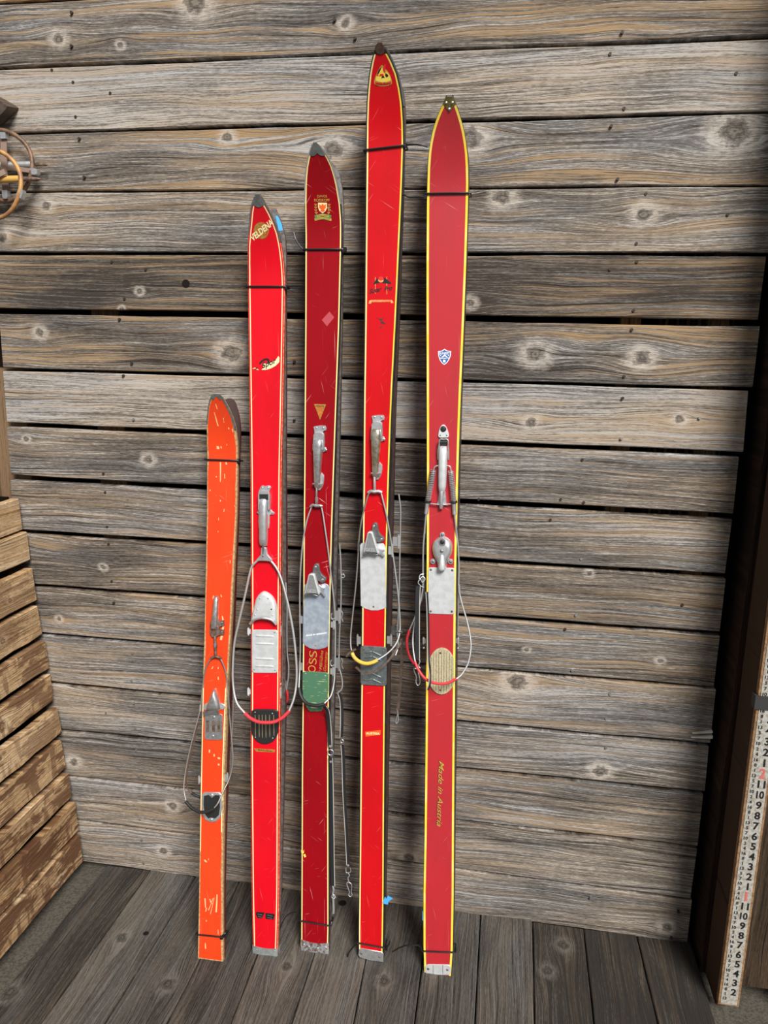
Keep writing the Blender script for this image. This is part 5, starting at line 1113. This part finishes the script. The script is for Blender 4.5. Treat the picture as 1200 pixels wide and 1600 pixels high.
o = plate(p4, f4, 'boot_plate', [(562.3, 852), (564.5, 849), (575, 847), (588, 849.5), (594, 848.2), (599.5, 850), (602.3, 855), (602.8, 900), (603.3, 949.5), (599, 951.6), (590, 954), (580, 954), (570, 951), (563.5, 946.5), (562.8, 900)], 0.5, 3, 'alu_white', 0.7)
screws(p4, o, [(583.6, 948)], 3, 2.4, 'rusty')
toe_clamp(p4, f4, [(574.3, 831), (581.3, 831), (592, 866.3), (580, 863.5), (567.2, 864.3)],
          [(580.5, 829), (582, 820), (585.5, 816.5), (589.5, 819), (591, 829), (595, 836), (600, 840.5), (599.5, 845.5), (594, 848), (588, 847), (577, 842)], (584, 822.4), (596, 842.8),
          [(567, 868, 13), (572, 866, 16), (579, 864.5, 17), (590, 867, 15)], [(590, 857), (595, 858.5), (600.5, 859.5), (598, 863), (600.5, 868.5), (598.5, 870.5), (594.5, 867), (590.5, 866)], 'GEZE', 578.5, 859)
o = plate(p4, f4, 'heel_plate', rrect(563, 1009, 604, 1070, 4.5, 0.06), 0.5, 4.5, 'gun', 1.0)
for y in (1018, 1025.5, 1052, 1061):
    mb = MB(); a, b, c = p4.loc(570, y + 2, .0045), p4.loc(581, y, .0045), p4.loc(596, y + 7, .0045); mb.bar(a[:2], b[:2], .0045, .0045, .0043, .0018); mb.bar(b[:2], c[:2], .0045, .0045, .0043, .0018); mb.build('ridge', 'gun', o, 50)
screws(p4, o, [(568.3, 1014.2), (599, 1017.3), (568, 1062), (599, 1067)], 4.5, 2.4, 'rusty')
strap_thing(p4, 'leather_strap', 'cracked brown leather thong wrapped over the yellow sleeve on the scarlet ski', [[(541, 1026, 26), (546, 1020, 26), (556, 1014, 24)], [(556, 1042, 30), (564, 1049, 34), (575, 1052, 36), (590, 1047, 34), (606, 1033, 26), (618, 1017, 14), (626.5, 1004, 0)]], 4.6, mat='leather_brown', edge=False)
cable(p4, f4, 'cable_clamp', [(619, 987, 0), (624, 986.5, 2), (628, 988, -2)], 3.2, 'steel', 3)
cable(p4, b4, 'cable', [(623, 772, -70), (625.8, 795, -72), (625.5, 825, -74), (624.6, 870, -74), (624, 910, -74), (622.5, 955, -74), (621, 985, -74), (622, 1010, -70), (618, 1024, -60)], 1.9, 'cable')
hook(p4, b4, 622.5, 846, -72, 22, 2.8, 'cable'); hook(p4, b4, 619, 985, -72, 22, 2.8, 'steel')
strap_thing(p4, 'leather_strap', 'brown leather strap hanging at the right side of the scarlet pair, wire hook at end', [[(627, 998, -66), (628, 1025, -66), (626.5, 1060, -66), (622.5, 1100, -66), (621, 1110, -66)]], 7.0, clip=[([(620.5, 1108, -66), (621.5, 1114, -66), (622.5, 1124, -66), (620.5, 1130, -66), (618.5, 1128, -66), (621, 1116, -66)], 1.2)], mat='leather_brown', edge=False)
mb = MB(); q_ = [p4.loc(x, y, .0022) for x, y in ((597.5, 1411.5), (601.5, 1401), (603.5, 1404.5), (606, 1399.5), (613.5, 1404), (607, 1408.5), (606, 1413.5))]
mb.add([tuple(p) for p in q_] + [(p[0], p[1], p[2] - .0008) for p in q_], [tuple(range(7)), tuple(range(13, 6, -1))] + [(i, 7 + i, 7 + (i + 1) % 7, (i + 1) % 7) for i in range(7)]); mb.build('blue_tape', 'tape', f4, 0)
tie(p4, (571.5, 234.5), (632.5, 227), 'topmost cable tie round the tallest scarlet pair, slanted, tail pointing right', (634, 227.5), [[(634, 226.5, 2), (642, 225.8, 6), (655, 226.3, 8), (668.5, 230, 4)]])
tie(p4, (559.5, 1473.5), (600.5, 1481), 'bottom cable tie round the tallest scarlet pair', (603.5, 1481), [[(604, 1480, 0), (607.5, 1476, -1), (609, 1470, -3)], [(556.6, 1474.5, 2), (551.5, 1480, 2), (545, 1489, 2), (541.5, 1501, 2)]])

# ------------------------------------------------------------------ pair 5: rightmost, pale red with broad yellow stripes
p5 = Pair((684, 1522), (699, 310), -0.100, (702.5, 148.5),
          [(149.3, 698, 707.3), (155, 694.8, 710), (162.5, 691.4, 713.2), (172, 687, 716.8), (181.6, 682.8, 719.8), (194, 678.5, 723.4), (207.5, 674.8, 726.5), (224, 671.5, 729.2), (241, 669.2, 731.2), (262, 667.8, 732.3), (286, 667, 732.7), (320, 666.4, 732), (400, 665.8, 729.8), (480, 665.7, 726.8), (560, 666, 723.4), (640, 666.2, 719.8), (720, 666.4, 717.4), (800, 666.4, 715.4), (900, 666, 713.4), (1000, 665.4, 712.4), (1100, 664.8, 711.6), (1170, 664.2, 711), (1310, 662.8, 710), (1400, 661, 709.6), (1490, 661.2, 708), (1521, 662.6, 705.3)],
          0.066, 0.0095, 0.020, 0.03, zt=0.0072)
f5, b5 = ski_pair(p5, 'rightmost ski, pale red with broad yellow side stripes and a blue shield sticker', 'back ski hidden behind the rightmost pale red ski with yellow stripes',
                  ['black_edge', 'black_edge', 'base_dark', 'black_edge'], ['red5', 'black_edge', 'base_dark', 'base_dark'], 'red5', 0.0055, (0.0012, 0.0060, ('yellow', 'yellow')), s_top=p5.L - 0.010, tail_s=0.0)
o = plate(p5, f5, 'tip_guard', [(698, 149.5), (707, 149.5), (712.8, 162), (707, 169), (702.3, 176.3), (697.5, 169.5), (691.8, 162)], 0.3, 2.2, 'brass', 0.5)
for ob in (o,):
    me = ob.data
    for v in me.vertices: v.co.z += p5.ntop(v.co.y)
mb = MB(); mb.v = []
decal(p5, mb, [(698.8, 149.2), (706.3, 149.2), (706.8, 152.6), (698.3, 152.6)], .0030); mb.build('tip_cap', 'chrome', f5, 0)
for x, y in ((697.3, 160.3), (707, 159.8), (702, 170)):
    mb = MB(); p = p5.loc(x, y, .0022); mb.screw(p[0], p[1], p[2] - .0002, .0026); mb.build('rivet', 'alu', o, 50)
o = plate(p5, f5, 'tail_guard', rrect(664.5, 1507, 704.5, 1523, 5, 0.02), 0.3, 2.6, 'alu_white', 0.6)
screws(p5, o, [(669, 1513.8), (699, 1515.4)], 2.6, 3.2, 'rusty'); plate(p5, o, 'ridge', [(676.5, 1508), (677.5, 1508), (677.5, 1522), (676.5, 1522)], 2.4, 3.2, 'alu', .1); plate(p5, o, 'ridge', [(691.5, 1508), (692.5, 1508), (692.5, 1522), (691.5, 1522)], 2.4, 3.2, 'alu', .1)
mb = MB(); decal(p5, mb, smooth_path([(694.7, 545), (698.5, 547.8), (705, 548.7), (704.4, 556), (702, 562), (698.5, 567), (694.3, 570.3), (690, 567), (686.8, 562), (685, 556), (684.5, 548.8), (690.5, 548)], 1, True)); mb.build('shield_sticker', 'white_print', f5, 0, recalc=False)
mb = MB(); decal(p5, mb, [(694.7, 546.6), (698, 549), (703.6, 549.6), (703, 556), (701, 561.4), (697.8, 566), (694.3, 568.8), (691, 566), (688, 561.4), (686.3, 556), (685.8, 549.8), (691, 549.2)], .0016); mb.build('shield_field', 'blue_print', f5, 0, recalc=False)
mb = MB(); text_on(p5, mb, 'SUNSET', 694.6, 552.1, .0046, 0, 0, wmax=.0235, dn=.0019, offset=.03); text_on(p5, mb, 'SPORTS', 694.4, 560, .0032, 0, 0, wmax=.0200, dn=.0019, offset=.03); decal(p5, mb, [(689.5, 558.3), (694.8, 553.8), (700, 558.3), (697, 558), (695, 556.3), (692.5, 558.2)], .0019); decal(p5, mb, ell(694.3, 564.3, 2.2, 2.2, 12), .0019); decal(p5, mb, ell(688.5, 555.5, .9, .9, 8), .0019); decal(p5, mb, ell(700.8, 555.5, .9, .9, 8), .0019); mb.build('shield_print', 'white_print', f5, 0, recalc=False)
mb = MB(); text_on(p5, mb, 'Made in Austria', 688.3, 1240, .0125, -math.pi / 2 - .02, .45, wmax=.165, offset=.005, dn=.0019); mb.build('lettering', 'gold', f5, 0, recalc=False)
mb = MB(); text_on(p5, mb, 'Made in Austria', 687.6, 1239.4, .0125, -math.pi / 2 - .02, .45, wmax=.165, offset=.02, dn=.0015); mb.build('lettering_shadow', 'ink_worn', f5, 0, recalc=False)
# binding
o = plate(p5, f5, 'lever_base', smooth_path([(685, 683), (685.3, 675), (688, 667), (692.5, 663.3), (697, 667), (700.3, 675), (701, 683), (693, 684.3)], 3, True), 0.5, 5, 'alu_white', 1.0)
mb = MB(); c = p5.loc(692.6, 670.3, .006); mb.screw(c[0], c[1], .0048, .0068, .003); mb.build('button', 'rubber', o, 40); screws(p5, o, [(688, 680.2), (698, 680.2)], 5, 1.8, 'steel')
cable(p5, f5, 'bracket', [(684.2, 718, 6), (684.5, 705, 10), (686, 696, 13), (687.3, 687, 14), (693, 686.5, 14), (699.5, 687, 14), (700.3, 696, 13), (701.2, 705, 10), (701, 718, 6)], 1.6, 'alu')
mb = MB(); a, b = p5.loc(687.5, 691, .008), p5.loc(699, 691, .008); mb.tube([a, b], .0068, 12); mb.build('roller', 'rubber', f5, 50)
lever(p5, f5, 'lever', (692.4, 697), (690.3, 770), 14, 11, 5, 15, 12, 'alu_white', 0.7); lever(p5, f5, 'lever_end', (690, 762), (689.2, 796), 7, 5.5, 6, 9, 8, 'alu', 0.8)
plate(p5, f5, 'lever_guide', [(686, 768), (696, 768), (697.5, 786), (699, 790), (681.5, 789), (684, 783)], 0.5, 5, 'alu', 1.0)
cable(p5, f5, 'cross_bar', [(668, 786, 8), (678, 787.5, 9), (689, 788.5, 10), (699, 788, 9), (708, 787, 8)], 1.6, 'alu')
def spring(pr, par, a, b, r, turns):
    A, B = pr.C([a, b]); d = B - A; L_ = np.linalg.norm(d); d = d / L_; u = np.cross(d, [0, 0, 1.0]); u = u / np.linalg.norm(u); v = np.cross(d, u); N = turns * 9
    mb = MB(); mb.tube([A + d * L_ * i / N + (r - .6) * MM * (math.cos(2 * math.pi * i / 9) * u + math.sin(2 * math.pi * i / 9) * v) for i in range(N + 1)], 1.25 * MM, 5); return mb.build('spring', 'alu', par, 60)
spring(p5, f5, (677.3, 735, 9), (668.5, 782, 9), 6.0, 17); spring(p5, f5, (704.6, 736, 9), (709.3, 783, 9), 6.0, 17)
cable(p5, f5, 'spring_hook', [(685, 727.5, 10), (680, 729, 10), (677.3, 735, 9), (676, 742, 9)], 1.7, 'alu'); cable(p5, f5, 'spring_hook', [(698, 727.5, 10), (703, 729, 10), (705, 736, 9), (705.3, 743, 9)], 1.7, 'alu')
cable(p5, f5, 'rubber_ring', [(668.9, 781.5, 9), (668.3, 785, 9)], 7.4, 'rubber', 2, 12); cable(p5, f5, 'rubber_ring', [(709.2, 782.5, 9), (709.4, 786, 9)], 7.4, 'rubber', 2, 12)
cable(p5, f5, 'cable_end', [(667.8, 786, 9), (667, 794, 8), (666.4, 799, 8), (666, 803, 8)], 4.6, 'alu', 2, 8); cable(p5, f5, 'cable_end', [(709.4, 787, 9), (709.6, 795, 8), (710, 800, 8), (710.3, 804, 8)], 4.6, 'alu', 2, 8)
cable(p5, f5, 'cable', [(666, 802, 8), (664, 822, 4), (661.5, 855, -2), (661, 885, -6), (660.5, 920, -8), (655, 948, -6), (648.5, 972, -2), (645.2, 996, 4), (645.8, 1016, 12), (649, 1036, 20)], 2.0, 'cable')
cable(p5, f5, 'cable', [(710.3, 803, 8), (712.3, 822, 6), (715.5, 850, 0), (717, 885, -5), (716.8, 918, -5), (721.5, 942, -2), (729, 968, 2), (734.5, 993, 8), (735.8, 1013, 14), (731.5, 1036, 22), (722, 1053, 30), (713, 1061, 36)], 2.0, 'cable')
cable(p5, f5, 'cable_sleeve', [(648.5, 1034, 20), (653, 1045, 27), (661, 1057, 34), (671, 1064.5, 39), (684, 1068, 41), (698, 1067.5, 40), (713.5, 1060.5, 36)], 3.3, 'red_plastic')
cable(p5, f5, 'ferrule', [(717, 914, -5), (717.5, 926, -5)], 3.2, 'alu', 2)
cable(p5, f5, 'guide_rod', [(716, 870, -9), (715.8, 940, -9), (715.2, 992, -9)], 1.7, 'alu', 3)
hook(p5, f5, 662, 1001, -6, 11, 3.2, 'alu', (662.2, 1012.5)); hook(p5, f5, 715.8, 1001, -6, 11, 3.2, 'alu', (715.4, 1013))
mb = MB(); mb.dome(smooth_path(p5.P([(691, 838), (699, 841), (705.5, 848), (706.8, 858), (704.5, 868), (699, 879), (696.5, 890), (690.5, 892.5), (685, 890), (682.5, 879), (677, 868), (675, 858), (676.5, 848), (683, 841)], .008), 3, True), .0006, .015, 5, .55); o = mb.build('toe_iron', 'alu', f5, 50)
mb = MB(); a, b = p5.loc(690.6, 866, .016), p5.loc(690.3, 892, .016); mb.bar(b[:2], a[:2], .018, .008, .008, .016, .010, tip=.7); mb.build('toe_nose', 'alu_white', o, 50)
for x, y in ((691, 836), (676.3, 877.5), (703.8, 877.8)):
    q = [(x + 4.2 * math.cos(a), y + 4.2 * math.sin(a)) for a in np.linspace(0, 2 * math.pi, 12, endpoint=False)]; e_ = plate(p5, o, 'ear', q, 0.5, 5, 'alu', 0.9); 
    mb = MB(); c = p5.loc(x, y, .005); mb.screw(c[0], c[1], .0048, .0036, .0015); mb.build('screw', 'steel', o, 40)
q = [(691 + 5.6 * math.cos(a), 847.3 + 6 * math.sin(a)) for a in np.linspace(0, 2 * math.pi, 14, endpoint=False)]; plate(p5, o, 'eye_ring', q, 14, 17.5, 'chrome', .8)
mb = MB(); c = p5.loc(690.8, 847, .018); mb.screw(c[0], c[1], .0173, .0052, .0028); mb.build('eye', 'rubber', o, 40); screws(p5, o, [(690, 861.3)], 15.2, 4.2, 'steel')
o = plate(p5, f5, 'boot_plate', rrect(669, 886.5, 710.6, 959, 4, 0.03), 0.5, 3, 'alu_white', 0.7)
screws(p5, o, [(673.2, 890.2), (706.6, 891), (673, 955), (706, 955.6)], 3, 2.8, 'rusty')
hp = [(p[0] if 671 < p[0] < 709 else (671 if p[0] < 690 else 709), p[1]) for p in ell(690, 1049, 22.5, 36.5, 36)]
o = plate(p5, f5, 'heel_plate', hp, 0.5, 5, 'cork', 0.8)
for i in range(9):
    x = 673.5 + i * 4.1; dy = 34 * math.sqrt(max(0, 1 - ((x - 690) / 22.5) ** 2)); mb = MB(); a, b = p5.loc(x, 1049 - dy, .0052), p5.loc(x - .6, 1049 + dy, .0052)
    mb.bar(a[:2], b[:2], .0012, .0012, .0048, .0006); mb.build('groove', 'cork_dark', o, 0)
screws(p5, o, [(688.2, 1020.3), (688, 1078.3)], 5, 2.6, 'rusty')
cable(p5, b5, 'cable', [(664, 905, -66), (662, 930, -66), (655, 948, -62), (647, 968, -58), (639.5, 985, -54)], 1.9, 'cable')
cable(p5, b5, 'cable_sleeve', [(639.8, 984, -54), (636, 998, -54), (636.2, 1013, -54), (640.5, 1027, -56), (646.5, 1037, -60)], 3.4, 'red_plastic')
cable(p5, f5, 'strap_loop', [(662, 897, -4), (657, 898, -2), (655, 903, 0), (657.5, 906, 0), (660, 910, -2), (664, 905, -4), (660, 901, -4), (654, 908, 0), (654, 912, 0), (658, 916, -2), (662, 918, -4)], 1.4, 'alu')
strap_thing(p5, 'safety_strap', 'black webbing strap with wire snap hook hanging left of the rightmost red ski', [[(653.5, 916, 10), (652.5, 945, 12), (652.3, 985, 12), (652.5, 1029, 12)]], 10.5, clip=[([(653, 1028, 8), (656, 1033, 8), (654, 1040, 8), (656.5, 1044, 8)], 1.4), ([(646.5, 1044, 8), (647.5, 1050, 8), (650.5, 1057, 8), (650, 1066, 8), (653, 1071, 8), (656.3, 1066, 8), (654, 1052, 8), (652, 1046, 8), (648, 1044, 8)], 1.3)], edge=1)
strap_thing(p5, 'safety_strap', 'narrow black strap lying along the left edge of the rightmost pale red ski', [[(667, 925, 7), (668.5, 950, 8), (669.5, 1000, 8), (670, 1030, 16), (672, 1052, 44), (671.5, 1068, 50), (668.5, 1078, 46)]], 5.0, edge=-1)
mb = MB(); e5 = p5.wl(p5.loc(661, 1430)[1]); c = p5.loc(660.5, 1430, -.004); mb.box((e5 - .0015, c[1] - .012, -.007), (e5 + .0003, c[1] + .012, -.001)); mb.build('blue_tape', 'tape', f5, 0)
tie(p5, (666, 302.5), (732.5, 301.5), 'topmost cable tie round the rightmost pale red pair, tail pointing left', (664.5, 308), [[(665, 308, 2), (655, 307.5, 4), (640, 308, 6), (632, 305, 6), (625, 304.5, 4)]])
tie(p5, (661, 1486.5), (708.5, 1488), 'bottom cable tie round the rightmost pale red pair, tail pointing left', None, [[(658.2, 1485, 1), (657, 1479, 1), (650, 1476.5, 4), (636, 1477, 6), (624, 1481, 4), (612.5, 1487.5, 0)], [(711.5, 1488, 3), (712.5, 1484, 0), (712, 1479, -3)]])

# ================================================================== THINGS HANGING AT THE LEFT EDGE
def wloc(x, y, Y): return wall_pt(x, y, Y)
def pole(label, y, x1, xs, r, mat, hoop_c, hoop_r, hoop_mat, Y, clips, strap, rs=0.004):
    end = wloc(x1, y, Y); root = empty('ski_pole', Matrix.Translation(end)); tag(root, label, 'ski pole')
    far = end + np.array([-0.95, 0, -0.01]); d = (end - far) / np.linalg.norm(end - far)
    mb = MB(); mb.tube([far - end, np.zeros(3) - d * .004, np.zeros(3)], [r, r, r * .85], 14); mb.build('shaft', mat, root, 50)
    tipp = wloc(xs, y + .5, Y) - end
    mb = MB(); mb.tube([-d * .002, tipp * .25, tipp * .85, tipp], [rs * 1.2, rs, rs * .8, rs * .15], 10); mb.build('spike', 'rusty', root, 50)
    c = wloc(*hoop_c, Y - r - .004) - end; R_ = hoop_r * .00155; mb = MB()
    mb.tube([c + R_ * np.array([math.cos(a), .06 * math.sin(a * 3), math.sin(a)]) for a in np.linspace(0, 2 * math.pi, 48, endpoint=False)], .0052, 8, closed=True); hp_ = mb.build('hoop', hoop_mat, root, 60)
    for (a, b, w_) in strap:
        A, B = wloc(*a, Y - r - .003) - end, wloc(*b, Y - r - .003) - end; mb = MB(); mb.band(smooth_path([A, (A + B) / 2 + np.array([0, -.003, 0]), B], 4), w_, .003, (0, -1, 0)); mb.build('basket_strap', 'tan_leather', root, 30)
    for (x, y2, ang) in clips:
        p = wloc(x, y2, Y - r - .009) - end; mb = MB(); ca, sa = math.cos(ang), math.sin(ang)
        q = [(-.007, -.008), (.007, -.008), (.007, .006), (.004, .011), (-.004, .011), (-.007, .006)]
        mb.add([(p[0] + u * ca - v * sa, p[1] + e, p[2] + u * sa + v * ca) for e in (-.002, .012) for u, v in q], [tuple(range(6)), tuple(range(11, 5, -1))] + [(i, 6 + i, 6 + (i + 1) % 6, (i + 1) % 6) for i in range(6)]); mb.build('clip', 'alu', hp_, 30)
    return root
pole('grey metal ski pole with dark rattan basket hoop at the left edge', 257, 55.5, 75, 0.0088, 'alu', (4, 259), 50.5, 'rattan_dark', -0.018, [(5, 211, 0), (8, 303, math.pi), (52, 268, -1.6)], [((6, 216), (9, 298), .016), ((9, 262), (50, 267), .010)])
pole('bamboo ski pole with pale rattan basket hoop below the metal pole, left edge', 279.5, 31, 64, 0.0078, 'bamboo', (-13, 287), 49.5, 'rattan', -0.050, [(31, 303, -.5)], [((-12, 240), (-12, 334), .014), ((-12, 280), (8, 268), .012)], .0055)
mb = MB(); q = [wloc(x, y, -.02) for x, y in ((-260, 60), (-120, 100), (2, 158), (16, 166), (23, 171.5), (21, 176), (0, 197), (-130, 235), (-270, 200))]
mb.add([(p[0], -.048, p[2]) for p in q] + [(p[0], -.004, p[2] + .008) for p in q], [tuple(range(9)), tuple(range(17, 8, -1))] + [(i, 9 + i, 9 + (i + 1) % 9, (i + 1) % 9) for i in range(9)])
o = mb.build_world('wooden_ski', 'old_ski', 30); tag(o, 'dark brown pointed wooden ski tip above the pole baskets at the left edge', 'ski')
